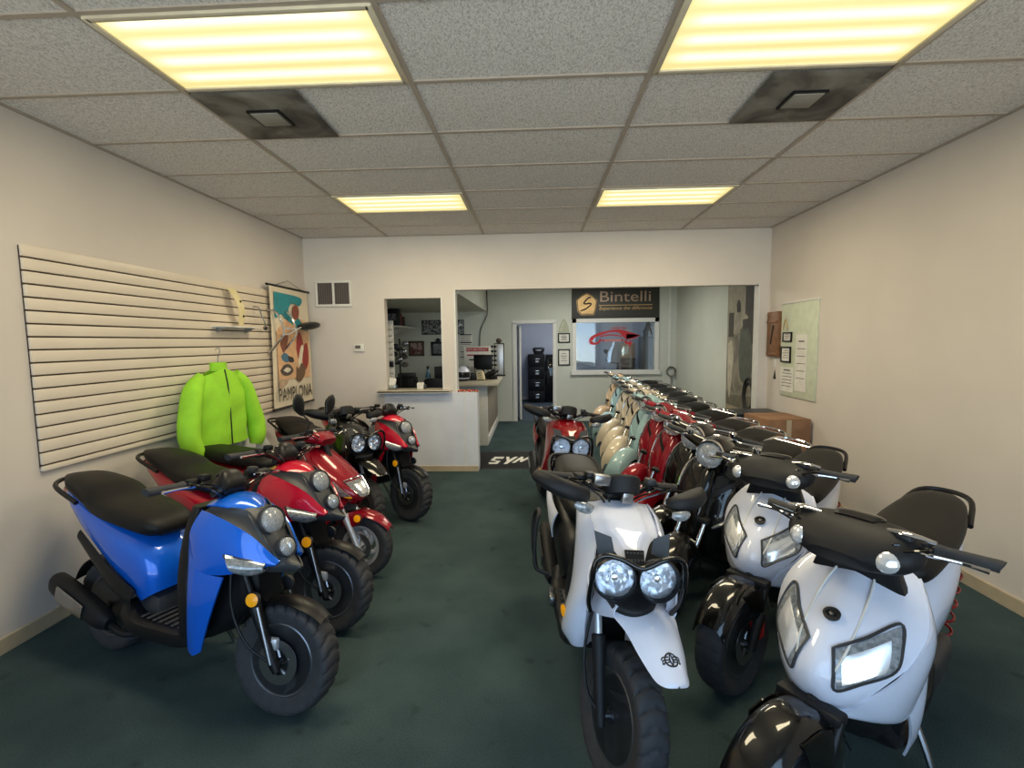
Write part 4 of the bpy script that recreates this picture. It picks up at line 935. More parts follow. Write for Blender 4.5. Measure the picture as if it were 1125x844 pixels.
def rear_drive(root, xr=-1.27, R=.24, w=.12, rimm='rim', tread='block', muff='blackmatte', shock='redlens'):
    wheel(root, 'rear_wheel', xr, R, w, R-.09, None, 'three', rimm, tread)
    b = MB(); b.loft([(xr+.52, .10, .30, .05, .07), (xr+.3, .11, .29, .06, .085), (xr+.05, .115, .27, .05, .085), (xr-.06, .115, .27, .03, .05)], (0, 1, 0), 3, 14, 18)
    b.box((xr+.42, 0, .34), (.22, .22, .18), .04); b.build('engine', 'engine', root)
    b = MB(); b.tube([(xr+.42, -.06, .22), (xr+.3, -.13, .20), (xr+.16, -.14, .24)], .018, 8, 10); b.loft([(xr+.2, -.145, .24, .03, .035), (xr+.1, -.15, .27, .045, .06), (xr-.22, -.155, .37, .045, .062), (xr-.27, -.155, .385, .03, .04)], (0, 1, 0), 2.4, 14, 18)
    m = b.build('muffler', muff, root)
    MB().loft([(xr+.06, -.20, .29, .006, .04), (xr-.16, -.206, .355, .006, .045)], (0, 1, 0), 3, 8, 12).build('heat_shield', 'steel', m)
    b = MB()
    for k in range(26): a = k*1.6; b.v
    b.tube([(xr-.05 + .07*0 + .032*math.cos(a*.9) - .012*a/6, .11 + .032*math.sin(a*.9), .32 + a*.009) for a in [k*.55 for k in range(60)]], .006, 6)
    b.build('shock_spring', shock, root)
    b = MB(); b.sheet(lambda u, v: (xr + (R+.035)*math.cos(.5+v*2.2), u*(w*.5+.012), R + (R+.035)*math.sin(.5+v*2.2) - .012*u*u), 6, 16, .005); b.build('rear_fender', 'black', root)
    b = MB(); b.tube([(-.72, .16, .24), (-.70, .22, .12), (-.68, .26, .012), (-.64, .27, .008)], [.012, .012, .010, .012], 8, 12); b.build('side_stand', 'steel', root)

def floorboard(root, m='blackmatte', x0=-.34, x1=-.82, z=.30, hw=.17):
    b = MB(); b.loft([(x0+.04, 0, z+.10, hw*.8, .05), (x0-.04, 0, z+.02, hw, .045), (x0-.2, 0, z, hw, .05), (x1+.05, 0, z, hw, .05), (x1-.06, 0, z+.06, hw*.9, .06)], (0, 1, 0), 5, 18, 20)
    f = b.build('floorboard', m, root)
    g = MB()
    for k in range(7): g.box((x0-.10-.045*k, 0, z+.052), (.018, hw*1.7, .006), .002)
    g.build('foot_mat', 'rubber', f)

def root_of(label, pos, head, lean=0, group=None):
    return thing('motor_scooter', label, 'scooter', (pos[0], pos[1], 0), rad(head), group, rad(lean))

# --- rugged twin-lamp scooter
def scooter_rugged(label, pos, head, lean, st, pm, fm, gm=None, group=None, tailm=None):
    r = root_of(label, pos, head, lean, group); X = steer(st)
    wheel(r, 'front_wheel', 0, .25, .118, .155, X, 'three', 'rim', 'block', 1)
    fork(r, X, 0, .25, .088, 'blackmatte', 'silver', (-.22, .70))
    MB().tube([(-.17, -.10, .62), (-.12, -.135, .45), (-.06, -.13, .32), (.0, -.10, .27)], .006, 6, 14).build('brake_hose', 'black', r, 38, X)
    # high front fender
    K = [(-.12, .675, .128, .0), (-.05, .70, .130, .012), (.02, .708, .128, .02), (.085, .695, .106, .024), (.15, .665, .090, .026), (.205, .630, .070, .024), (.236, .607, .058, .018), (.256, .592, .040, .010), (.266, .584, .004, .002)]
    def ff(u, v): x, z, hw, dr = cat(K, v); return (x, hw*u, z - .018 - dr*u*u - dr*.8*abs(u)**4)
    f = MB().sheet(ff, 14, 36, .006).build('front_fender', fm, r, 38, X)
    for s in (-1, 1): MB().patch([(-.12, s*.130, .675), (-.05, s*.133, .697), (.03, s*.122, .70)], [(-.125, s*.132, .60), (-.05, s*.134, .62), (.025, s*.124, .655)], (0, s*.006, 0), .005 * s).build('fender_flap', fm, f, 38, X)
    em = MB(); P = lambda a, rr_: ff(rr_*math.cos(a)*.34, .63 + rr_*math.sin(a)*.05)
    em.tube([V(P(2*PI*k/24, 1.0)) + V((.004, 0, .005)) for k in range(24)], .0028, 5, closed=True)
    for s in (-1, 1):
        for q in range(3): em.tube([V(ff(s*.12, .605+.018*q)) + V((.003, 0, .005)), V(ff(s*(.38+.06*q), .60+.02*q)) + V((.003, 0, .005)), V(ff(s*(.50-.04*q), .612+.02*q)) + V((.003, 0, .005))], .0026, 5, 6)
    em.tube([V(ff(0, .58)) + V((.003, 0, .005)), V(ff(.1, .63)) + V((.003, 0, .005)), V(ff(0, .68)) + V((.003, 0, .005)), V(ff(-.1, .63)) + V((.003, 0, .005))], .004, 5, closed=True)
    em.build('emblem', 'ink', f, 38, X)
    # hood, wings
    H = [(-.29, .985, .135, .03), (-.22, .972, .137, .026), (-.15, .949, .138, .02), (-.105, .930, .132, .014), (-.07, .912, .085, .008), (-.02, .884, .055, .004), (.0, .868, .044, .002)]
    def hf(u, v):
        x, z, hw, w_ = cat(H, v); c = .012*(1 if abs(u) < .55 else max(0, 1-(abs(u)-.55)/.12)); return (x - w_*u*u, hw*u, z + c*.6 - .014*u*u)
    cw = MB(); cw.sheet(hf, 28, 22, -.008)
    cw.patch([(-.31, .134, .972), (-.20, .134, .960), (-.10, .126, .922), (-.035, .140, .855), (-.010, .153, .74), (-.05, .150, .63), (-.10, .14, .52), (-.15, .12, .42)],
             [(-.36, .158, .91), (-.27, .172, .86), (-.21, .182, .76), (-.20, .190, .66), (-.205, .205, .57), (-.215, .212, .50), (-.225, .208, .44), (-.225, .18, .40)], (.02, .016, 0), .008, 10, 26, True)
    cw.patch([(-.03, .143, .83), (-.012, .15, .73), (-.02, .148, .665)], [(.035, .162, .775), (.04, .160, .70), (.0, .14, .655)], (.0, .008, 0), .006, 6, 8, True)
    cw.build('front_cowl', pm, r)
    for s in (-1, 1): MB().patch([(-.10, s*.14, .60), (-.13, s*.135, .52), (-.16, s*.12, .42)], [(-.20, s*.06, .60), (-.22, s*.06, .52), (-.22, s*.06, .41)], (-.01, 0, 0), .005, 6, 10).build('inner_scoop', pm, r)
    K2 = [(-.10, .908, .106), (-.05, .868, .122), (-.018, .815, .138), (.0, .745, .122), (.035, .718, .10), (.065, .698, .07), (.06, .682, .045)]
    def nf(u, v): x, z, hw = cat(K2, v); return (x - .03*u*u, hw*u, z)
    nose = MB().sheet(nf, 16, 24, .01).build('lamp_panel', 'blackmatte', r)
    for s in (-1, 1): MB().plate([(-.03, .0), (.03, .02), (.045, -.07), (-.02, -.05)], (-.01, s*.10, .885), (0, s, 0), (.4, 0, -1), .003).build('side_louver', 'darkgrey', nose)
    g = MB(); g.sheet(lambda u, v: (-.006+.035*v, .036*u*(1-.1*v), .896-.05*v), 4, 4, .012); gg = g.build('vent_grille', 'gloss', r)
    b = MB()
    for i in range(5):
        for j in range(2): b.box((.008 + .016*j, -.026+.013*i, .890 - .02*j), (.008, .008, .012), .001)
    b.build('vent_slot', 'darkgrey', gg)
    for s in (-1, 1): lamp(r, (.062, s*.079, .818), (1, s*.05, .12), .070, None, 'headlight', 'black', .085)
    b = MB(); y = .166
    b.tube([(.02, -.150, .672), (.055, -.166, .73), (.085, -y, .82), (.085, -.158, .89), (.09, -.125, .915), (.10, -.07, .908), (.108, 0, .882), (.10, .07, .908), (.09, .125, .915), (.085, .158, .89), (.085, y, .82), (.055, .166, .73), (.02, .150, .672)], .0095, 10, 70)
    b.build('lamp_guard', gm or 'gloss', r)
    for s in (-1, 1): disc_reflector(r, (-.195, s*.208, .545), (.35, s, 0), .026, None)
    bars(r, X, -.36, 1.02, .335, .03, 'black')
    for s in (-1, 1):
        hg = MB().loft([(-.25, s*.20, 1.015, .02, .018), (-.225, s*.225, 1.022, .042, .032), (-.225, s*.28, 1.035, .052, .036), (-.255, s*.335, 1.045, .052, .034), (-.30, s*.38, 1.055, .038, .025), (-.33, s*.395, 1.058, .012, .012)], (1, 0, .25), 3.2, 20, 18).build('hand_guard', 'blackmatte', r, 38, X)
        MB().loft([(-.18, s*.185, .985, .008, .012), (-.168, s*.205, .985, .014, .021), (-.168, s*.24, .991, .014, .021), (-.178, s*.265, .998, .006, .01)], (1, 0, 0), 2, 10, 14).build('turn_signal', 'clearlens', hg, 38, X)
    b = MB().lathe([(.075, -.03), (.082, 0), (.084, .035), (.075, .045), (.07, .04), (0, .04)], (-.31, 0, 1.045), (-.45, 0, 1), 28).build('instrument_pod', 'blackmatte', r, 38, X)
    MB().box((-.245, 0, 1.02), (.02, .05, .045), .004).build('pod_bracket', 'steel', b, 38, X)
    MB().box((-.29, -.11, 1.075), (.035, .075, .045), .006).build('brake_reservoir', 'steel', r, 38, X)
    # inner shield, floor, tail
    b = MB(); b.loft([(-.40, 0, .93, .12, .04), (-.37, 0, .8, .15, .05), (-.33, 0, .62, .185, .06), (-.32, 0, .42, .19, .06), (-.38, 0, .32, .18, .05)], (0, 1, 0), 4, 16, 20); b.build('inner_shield', 'black', r)
    floorboard(r, 'black', -.34, -.86, .31, .185)
    for s in (-1, 1):
        for k in range(3): MB().box((-.33+.012*k, s*.19, .40+.07*k), (.10, .02, .02), .006).build('shield_rib', 'darkgrey', r)
    b = MB(); b.loft([(-.74, 0, .42, .14, .10), (-.82, 0, .52, .16, .16), (-.98, 0, .60, .17, .14), (-1.22, 0, .67, .16, .09), (-1.46, 0, .75, .11, .05), (-1.55, 0, .78, .06, .025)], (0, 1, 0), 3.2, 20, 22); b.build('tail_body', 'black', r)
    b = MB(); b.patch([(-.86, .168, .72), (-1.05, .176, .735), (-1.28, .165, .775), (-1.52, .085, .82)], [(-.92, .178, .56), (-1.06, .186, .62), (-1.26, .172, .70), (-1.50, .09, .785)], (0, .014, 0), .006, 8, 18, True); b.build('tail_panel', tailm or pm, r)
    b = MB(); b.loft([(-.72, 0, .74, .07, .03), (-.76, 0, .77, .125, .055), (-.92, 0, .785, .15, .06), (-1.12, 0, .80, .155, .06), (-1.20, 0, .83, .15, .065), (-1.42, 0, .86, .13, .055), (-1.54, 0, .87, .08, .03)], (0, 1, 0), 3, 24, 22); b.build('seat', 'seat', r)
    b = MB()
    for s in (-1, 1): b.tube([(-1.22, s*.16, .78), (-1.40, s*.17, .84), (-1.60, s*.13, .87), (-1.64, 0, .875)], .011, 8, 14)
    b.tube([(-1.5, -.14, .86), (-1.5, .14, .86)], .010, 8); b.build('luggage_rack', 'blackmatte', r)
    for s in (-1, 1):
        if pm != 'white': break
        b = MB(); b.tube([(-.80, s*.20, .40), (-.82, s*.27, .42), (-.84, s*.285, .50), (-.86, s*.285, .64), (-.88, s*.27, .70), (-.97, s*.27, .70), (-1.0, s*.285, .64), (-.98, s*.285, .50), (-.94, s*.27, .42), (-.84, s*.27, .41)], .011, 8, 40)
        b.build('side_guard', 'blackmatte', r)
        MB().box((-.70, s*.195, .33), (.12, .03, .05), .008).build('foot_peg', 'steel', r)
    MB().loft([(-1.56, 0, .76, .06, .03), (-1.60, 0, .76, .06, .025), (-1.61, 0, .76, .04, .015)], (0, 1, 0), 3, 8, 14).build('tail_light', 'redlens', r)
    rear_drive(r, -1.25, .25, .135)
    return r

# --- sporty naked-bar scooter with two stacked round lamps
def scooter_stacked(label, pos, head, lean, st, pm, group=None, paper=False):
    r = root_of(label, pos, head, lean, group); X = steer(st)
    wheel(r, 'front_wheel', 0, .25, .118, .155, X, 'three', 'rim', 'block', -1)
    fork(r, X, 0, .25, .088, 'black', 'black', (-.21, .70), 'steel'); XS = Matrix.Translation((-.075, 0, 0)) @ Matrix.Diagonal((.72, 1, 1, 1))
    for s in (-1, 1):
        disc_reflector(r, (-.10, s*.118, .535), (.1, s, .1), .030, X)
    b = MB()
    b.sheet(lambda u, v: ((.272+.03*max(0, .3-v))*math.cos(.80+v*1.75), u*(.058-.05*max(0, .3-v)), .25+(.272+.03*max(0, .3-v))*math.sin(.80+v*1.75)-.016*u*u), 10, 22, .005)
    b.build('front_fender', 'black', r, 38, X)
    MB().box((-.03, -.072, .335), (.075, .03, .055), .012).build('brake_caliper', 'silver', r, 38, X)
    MB().tube([(-.22, -.12, .72), (-.20, -.13, .5), (-.12, -.12, .34), (-.02, -.09, .26)], .006, 6, 14).build('brake_hose', 'black', r, 38, X)
    # coloured cowl: top cap, side blades, leg shields
    c = MB()
    T = [(-.40, .955, .105), (-.32, .965, .112), (-.22, .955, .09), (-.14, .93, .06), (-.11, .915, .045)]
    def tf(u, v): x, z, hw = cat(T, v); return (x - .015*u*u, hw*u, z - .03*u*u)
    c.sheet(tf, 14, 14, .008)
    c.patch([(-.44, .118, .91), (-.32, .130, .905), (-.18, .124, .878), (-.03, .100, .825), (.07, .074, .758), (.125, .048, .712)],
            [(-.47, .165, .80), (-.40, .185, .72), (-.32, .188, .66), (-.18, .165, .655), (-.02, .115, .675), (.10, .06, .69)], (.01, .018, 0), .008, 10, 20, True)
    c.patch([(-.36, .188, .70), (-.28, .18, .655), (-.17, .165, .645)], [(-.45, .19, .28), (-.40, .195, .27), (-.345, .185, .29)], (.01, .015, 0), .008, 8, 12, True)
    c.patch([(-.47, .165, .80), (-.42, .182, .73), (-.36, .188, .69)], [(-.50, .15, .40), (-.48, .18, .32), (-.45, .19, .28)], (0, .01, 0), .008, 6, 10, True)
    c.build('front_cowl', pm, r, 38, XS)
    N = [(-.13, .925, .05), (-.05, .885, .068), (.02, .82, .070), (.085, .75, .06), (.15, .705, .04), (.21, .685, .02), (.235, .678, .004)]
    def nf(u, v): x, z, hw = cat(N, v); return (x - .02*u*u - .02*abs(u), hw*u, z - .005*u*u)
    n = MB(); n.sheet(nf, 12, 22, .008)
    n.patch([(-.38, .105, .935), (-.22, .092, .932), (-.12, .06, .915), (-.03, .068, .86), (.05, .065, .78), (.11, .05, .715)], [(-.43, .118, .905), (-.32, .126, .90), (-.18, .120, .873), (-.03, .097, .82), (.06, .074, .755), (.11, .05, .712)], (0, -.006, -.004), .006, 8, 20, True)
    n.patch([(.10, .05, .70), (.16, .035, .70), (.235, .003, .68)], [(-.02, .085, .665), (.08, .05, .655), (.20, .004, .655)], (0, .005, 0), .005, 6, 10, True)
    n.build('lamp_panel', 'darkgrey', r, 38, XS)
    lamp(r, (-.088, 0, .868), (1, 0, .36), .062, None, 'headlight', 'darkgrey', .05, None, 'frost')
    lamp(r, (-.000, 0, .758), (1, 0, .36), .044, None, 'lower_lamp', 'darkgrey', .036, None, 'frost')
    for s in (-1, 1):
        b = MB(); b.patch([(-.14, s*.166, .745), (-.04, s*.132, .725), (.07, s*.085, .705)], [(-.07, s*.158, .685), (.0, s*.120, .668), (.065, s*.088, .683)], (.012, s*.020, 0), .01*s, 8, 12)
        b.build('turn_signal', 'clearlens', r, 38, XS)
        b = MB(); b.tube([(-.15, s*.172, .75), (-.05, s*.142, .733), (.075, s*.086, .710), (.07, s*.092, .678), (.0, s*.127, .663), (-.07, s*.163, .68)], .005, 6, 24, closed=True); b.build('signal_trim', 'darkgrey', r, 38, XS)
    bars(r, X, -.40, 1.0, .33, .03, 'chrome')
    b = MB(); b.loft([(-.37, 0, .965, .10, .02), (-.36, 0, 1.0, .085, .05), (-.37, 0, 1.05, .06, .035), (-.39, 0, 1.07, .03, .012)], (0, 1, 0), 3, 12, 18); q = b.build('instrument_pod', 'black', r, 38, X)
    MB().box((-.405, 0, 1.035), (.012, .09, .05), .004, Matrix.Rotation(.3, 3, 'Y')).build('display', 'gloss', q, 38, X)
    b = MB(); b.loft([(-.44, 0, .92, .12, .03), (-.45, 0, .78, .16, .04), (-.46, 0, .58, .18, .05), (-.44, 0, .38, .185, .06), (-.47, 0, .31, .18, .05)], (0, 1, 0), 4, 16, 20); b.build('inner_shield', 'black', r)
    floorboard(r, 'black', -.42, -.88, .29, .185)
    b = MB(); b.loft([(-.10, 0, .58, .06, .09), (-.22, 0, .55, .10, .12), (-.36, 0, .45, .14, .14), (-.45, 0, .36, .15, .10)], (0, 1, 0), 3, 12, 18); b.build('fork_shroud', 'black', r)
    b = MB(); b.loft([(-.80, 0, .42, .14, .08), (-.88, 0, .54, .155, .15), (-1.05, 0, .64, .165, .12), (-1.3, 0, .74, .14, .08), (-1.55, 0, .84, .09, .04), (-1.66, 0, .88, .03, .015)], (0, 1, 0), 3, 20, 22); b.build('tail_body', pm, r)
    b = MB(); b.patch([(-.84, .155, .46), (-1.0, .17, .55), (-1.3, .15, .70)], [(-.86, .15, .36), (-1.05, .16, .46), (-1.3, .145, .64)], (0, .015, 0), .006, 6, 12, True); b.build('side_cover', 'black', r)
    b = MB(); b.loft([(-.78, 0, .72, .07, .02), (-.82, 0, .755, .12, .05), (-1.0, 0, .79, .15, .055), (-1.2, 0, .82, .15, .055), (-1.32, 0, .87, .14, .06), (-1.52, 0, .91, .11, .05), (-1.66, 0, .925, .05, .02)], (0, 1, 0), 3, 24, 22); b.build('seat', 'seat', r)
    b = MB()
    for s in (-1, 1): b.tube([(-1.34, s*.15, .84), (-1.55, s*.14, .90), (-1.68, s*.06, .91), (-1.69, 0, .91)], .012, 8, 14)
    b.build('grab_rail', 'black', r)
    MB().loft([(-1.60, 0, .85, .07, .025), (-1.66, 0, .86, .06, .02), (-1.68, 0, .862, .03, .01)], (0, 1, 0), 3, 8, 14).build('tail_light', 'redlens', r)
    if paper: MB().box((-.50, -.17, .80), (.02, .10, .24), .003).build('paper_tag', 'paper', r)
    rear_drive(r, -1.27, .25, .13)
    return r

# --- rounded commuter scooter with lamp in the apron
def scooter_commuter(label, pos, head, lean, st, pm):
    r = root_of(label, pos, head, lean); X = steer(st)
    wheel(r, 'front_wheel', 0, .225, .10, .14, X, 'swirl', 'silver', 'street', -1, 'silver')
    fork(r, X, 0, .225, .082, 'silver', 'chrome', (-.20, .64))
    b = MB(); b.sheet(lambda u, v: ((.255+.03*max(0, .3-v))*math.cos(.62+v*1.9), u*(.07-.12*max(0, .3-v)), .225+(.255+.03*max(0, .3-v))*math.sin(.62+v*1.9)-.03*u**4), 12, 26, .006)
    b.patch([(.05, .068, .455), (-.04, .07, .475), (-.13, .068, .435)], [(.01, .074, .40), (-.04, .082, .375), (-.11, .078, .37)], (0, .008, 0), .005, 6, 8, True)
    b.build('front_fender', pm, r, 38, X)
    for s in (-1, 1): disc_reflector(r, (-.0, s*.088, .435), (.1, s, .1), .026, X)
    A = [(-.40, .93, .10, .06), (-.32, .885, .135, .07), (-.22, .815, .16, .09), (-.115, .74, .168, .12), (-.03, .67, .155, .14), (.015, .615, .12, .12), (.02, .58, .08, .07), (-.01, .555, .04, .03)]
    def af(u, v): x, z, hw, w_ = cat(A, v); return (x - w_*u*u - w_*.4*u**4, hw*math.sin(u*PI/2), z - .03*u*u)
    c = MB(); c.sheet(af, 26, 30, -.008)
    c.patch([af(1, .15), af(1, .4), af(1, .6), af(1, .78), (-.06, .075, .565)], [(-.44, .16, .70), (-.42, .18, .60), (-.38, .185, .50), (-.33, .18, .38), (-.28, .16, .30)], (.01, .02, 0), .008, 8, 18, True)
    c.patch([(-.44, .16, .70), (-.42, .18, .60), (-.38, .185, .50), (-.33, .18, .38), (-.28, .16, .30)], [(-.47, .14, .70), (-.49, .17, .55), (-.49, .175, .42), (-.46, .17, .33), (-.40, .15, .28)], (0, .01, 0), .008, 5, 12, True)
    c.build('front_cowl', pm, r)
    h = MB().on(af, [(-.40, .52), (.40, .52), (.30, .80), (-.30, .80)], .004, .012, 10).build('headlight', 'clearlens', r)
    MB().on(af, [(-.22, .57), (.22, .57), (.16, .75), (-.16, .75)], .0055, .004, 8).build('reflector', 'reflector', h)
    b = MB(); q = [(-.42, .50), (-.2, .495), (0, .495), (.2, .495), (.42, .50), (.36, .70), (.31, .815), (0, .83), (-.31, .815), (-.36, .70)]
    b.tube([V(af(*p)) + V((.004, 0, .003)) for p in q], .005, 6, 50, closed=True); b.build('lamp_trim', 'chrome', h)
    for s in (-1, 1):
        MB().on(af, [(s*.62, .48), (s*.78, .48), (s*.84, .70), (s*.60, .74)], .004, .01, 8).build('turn_signal', 'clearlens', r)
        MB().on(af, [(s*.60, .745), (s*.78, .72), (s*.72, .77), (s*.64, .78)], .005, .006, 5).build('signal_tip', 'orange', r)
    b = MB()
    for s in (-1, 1): b.tube([V(af(s*.93, v)) + V((.004, s*.004, .006)) for v in (.02, .1, .2, .32)], .006, 6, 16)
    b.build('cowl_trim', 'chrome', r)
    bars(r, X, -.40, .985, .32, .02, 'chrome', mirrors=(0, .23))
    b = MB(); b.loft([(-.30, 0, .955, .09, .03), (-.36, 0, .985, .14, .045), (-.43, 0, .99, .13, .04), (-.46, 0, .975, .09, .02)], (0, 1, 0), 3, 14, 20); b.build('handlebar_cover', pm, r, 38, X)
    b = MB(); b.loft([(-.36, 0, 1.025, .07, .01), (-.40, 0, 1.035, .085, .016), (-.45, 0, 1.02, .07, .01)], (0, 1, 0), 3, 10, 18); b.build('instrument_cluster', 'gloss', r, 38, X)
    b = MB(); b.loft([(-.41, 0, .90, .11, .03), (-.45, 0, .76, .15, .04), (-.47, 0, .55, .17, .045), (-.44, 0, .36, .17, .05), (-.47, 0, .29, .165, .05)], (0, 1, 0), 4, 16, 20); b.build('inner_shield', 'darkgrey', r)
    b = MB(); b.loft([(-.10, 0, .53, .05, .06), (-.20, 0, .49, .09, .09), (-.34, 0, .40, .13, .12), (-.44, 0, .33, .14, .08)], (0, 1, 0), 3, 12, 18); b.build('fork_shroud', 'darkgrey', r)
    floorboard(r, 'darkgrey', -.40, -.88, .27, .175)
    b = MB(); b.loft([(-.78, 0, .40, .14, .10), (-.86, 0, .52, .16, .17), (-1.05, 0, .60, .17, .15), (-1.3, 0, .68, .145, .09), (-1.55, 0, .76, .09, .045), (-1.63, 0, .78, .04, .015)], (0, 1, 0), 2.6, 20, 22); b.build('tail_body', pm, r)
    b = MB(); b.loft([(-.78, 0, .73, .08, .02), (-.82, 0, .76, .13, .05), (-1.0, 0, .785, .15, .055), (-1.25, 0, .80, .15, .055), (-1.5, 0, .82, .11, .045), (-1.62, 0, .83, .05, .02)], (0, 1, 0), 3, 22, 22); b.build('seat', 'seat', r)
    b = MB(); b.tube([(-1.4, -.14, .78), (-1.62, -.10, .84), (-1.68, 0, .85), (-1.62, .10, .84), (-1.4, .14, .78)], .012, 8, 20); b.build('grab_rail', 'black', r)
    MB().loft([(-1.60, 0, .74, .07, .03), (-1.65, 0, .75, .06, .02), (-1.66, 0, .75, .03, .01)], (0, 1, 0), 3, 8, 14).build('tail_light', 'redlens', r)
    rear_drive(r, -1.25, .225, .10, 'silver', 'street')
    return r

# --- retro scooter: leg shield, headset lamp, chrome
def scooter_retro(label, pos, head, lean, st, pm, group=None, seatm='seat'):
    r = root_of(label, pos, head, lean, group); X = steer(st, -.34, .95)
    wheel(r, 'front_wheel', 0, .215, .10, .13, X, 'five', 'silver', 'street', 1)
    fork(r, X, 0, .215, .07, 'black', 'chrome', (-.18, .58))
    def fn(u, v):
        a = -.05 + v*2.75; R = .255 + .05*math.sin(min(1, v*1.15)*PI)*.6 + .015
        return (R*math.cos(a) + .01, u*(.085 + .02*math.sin(v*PI))*(1 - .25*(1-math.sin(min(1, v*5)*PI/2))), .225 + R*math.sin(a) - .10*abs(u)**3)
    f = MB().sheet(fn, 16, 28, .006).build('front_fender', pm, r, 38, X)
    A = [(-.335, .905, .135, .05), (-.29, .83, .205, .075), (-.245, .72, .235, .09), (-.205, .58, .24, .10), (-.19, .45, .225, .10), (-.22, .34, .19, .09), (-.28, .28, .16, .07)]
    def af(u, v): x, z, hw, w_ = cat(A, v); return (x - w_*u*u - .03*u**6, hw*u, z)
    c = MB().sheet(af, 26, 28, -.012).build('leg_shield', pm, r)
    b = MB(); e = [af(-1, v/12) for v in range(13)]; e2 = [af(1, v/12) for v in range(12, -1, -1)]
    for q in (e, e2): MB().tube(q, .009, 8, 30).build('edge_trim', 'chrome', c)
    b = MB(); b.loft([(-.31, 0, .905, .03, .025), (-.26, 0, .80, .045, .035), (-.205, 0, .65, .05, .04), (-.17, 0, .5, .045, .035), (-.17, 0, .42, .02, .02)], (0, 1, 0), 2.2, 16, 16); hc = b.build('horn_cover', pm, c)
    b = MB(); b.loft([(-.222, 0, .78, .012, .006), (-.20, 0, .73, .026, .008), (-.178, 0, .66, .012, .006)], (0, 1, 0), 2, 8, 12); b.build('badge', 'chrome', hc)
    for s in (-1, 1):
        b = MB().on(af, [(s*.18, .31), (s*.95, .11), (s*.95, .15), (s*.18, .37)], .004, .008, 8); b.build('shield_slot', 'black', c)
        q = MB().on(af, [(s*.40, .50), (s*.86, .38), (s*.84, .47), (s*.42, .58)], .010, .014, 8).build('turn_signal_housing', pm, c)
        b = MB().loft([V(af(s*.44, .55)) [:] + (.008, .006), V(af(s*.6, .51))[:] + (.018, .012), V(af(s*.76, .46))[:] + (.014, .010), V(af(s*.84, .43))[:] + (.006, .004)], (1, 0, 0), 2, 10, 12); b.xf(Matrix.Translation((.014, 0, 0))); b.build('turn_signal', 'clearlens', q)
    # headset
    b = MB(); b.loft([(-.44, 0, .985, .045, .035), (-.40, 0, 1.0, .085, .06), (-.33, 0, .995, .098, .082), (-.265, 0, .985, .092, .088), (-.235, 0, .98, .085, .084)], (0, 1, 0), 2.2, 18, 24)
    for s in (-1, 1): b.loft([(-.35, s*.06, .99, .055, .045), (-.37, s*.14, 1.0, .045, .036), (-.40, s*.22, 1.01, .034, .028), (-.42, s*.26, 1.012, .02, .02)], (1, 0, 0), 2.2, 12, 16)
    hs = b.build('headset', pm, r, 38, X)
    MB().loft([(-.30, 0, .92, .075, .05), (-.32, 0, .87, .07, .05)], (0, 1, 0), 2, 6, 18).build('headset_neck', pm, hs, 38, X)
    lamp(r, (-.218, 0, .98), (1, 0, .05), .074, X, 'headlight', 'chrome', .045, 'chrome', 'frost')
    b = MB(); b.sheet(lambda u, v: (-.205 - .03*v, .084*math.sin(u*1.2), .98 + .092*math.cos(u*1.2) + .0*v), 14, 3, .004); b.build('lamp_visor', 'chrome', hs, 38, X)
    for s in (-1, 1):
        MB().tube([(-.425, s*.26, 1.012), (-.44, s*.30, 1.012), (-.47, s*.38, 1.005), (-.473, s*.392, 1.004)], [.017, .018, .018, .022], 12).build('grip', 'rubber', hs, 38, X)
        MB().tube([(-.375, s*.24, 1.012), (-.34, s*.27, 1.013), (-.38, s*.34, 1.01), (-.42, s*.40, 1.005)], [.010, .009, .008, .012], 8, 12, False, .6).build('lever', 'chrome', hs, 38, X)
        MB().lathe([(.0, -.012), (.022, -.01), (.026, .01), (.02, .018), (0, .02)], (-.38, s*.21, 1.045), (0, 0, 1), 14).build('mirror_mount', 'chrome', hs, 38, X)
    MB().loft([(-.36, 0, 1.055, .04, .004), (-.39, 0, 1.062, .06, .012), (-.43, 0, 1.045, .05, .006)], (0, 1, 0), 2.4, 8, 18).build('speedometer', 'chrome', hs, 38, X)
    b = MB(); b.loft([(-.40, 0, .88, .11, .03), (-.41, 0, .74, .17, .045), (-.40, 0, .56, .19, .05), (-.39, 0, .38, .18, .05), (-.43, 0, .30, .17, .04)], (0, 1, 0), 4, 16, 20); b.build('inner_shield', pm, r)
    floorboard(r, 'black', -.36, -.84, .27, .175)
    b = MB(); b.loft([(-.74, 0, .34, .13, .08), (-.80, 0, .46, .16, .17), (-.95, 0, .53, .185, .20), (-1.15, 0, .55, .205, .19), (-1.36, 0, .58, .175, .15), (-1.52, 0, .62, .12, .09), (-1.58, 0, .64, .05, .03)], (0, 1, 0), 2.3, 24, 26); t = b.build('tail_body', pm, r)
    for s in (-1, 1): MB().loft([(-.98, s*.188, .50, .01, .015), (-1.1, s*.203, .51, .012, .024), (-1.28, s*.188, .53, .01, .015)], (0, 1, 0), 2, 10, 12).build('side_trim', 'chrome', t)
    b = MB(); b.loft([(-.72, 0, .725, .06, .02), (-.76, 0, .755, .125, .05), (-.92, 0, .785, .15, .06), (-1.1, 0, .795, .155, .058), (-1.2, 0, .815, .155, .062), (-1.4, 0, .83, .135, .055), (-1.52, 0, .825, .07, .03)], (0, 1, 0), 2.8, 24, 22); b.build('seat', seatm, r)
    b = MB()
    for s in (-1, 1): b.tube([(-1.30, s*.155, .76), (-1.42, s*.17, .82), (-1.54, s*.14, .855), (-1.62, s*.08, .862), (-1.64, 0, .862)], .0105, 8, 18)
    b.tube([(-1.54, -.145, .855), (-1.54, .145, .855)], .008, 8); b.build('luggage_rack', 'chrome', r)
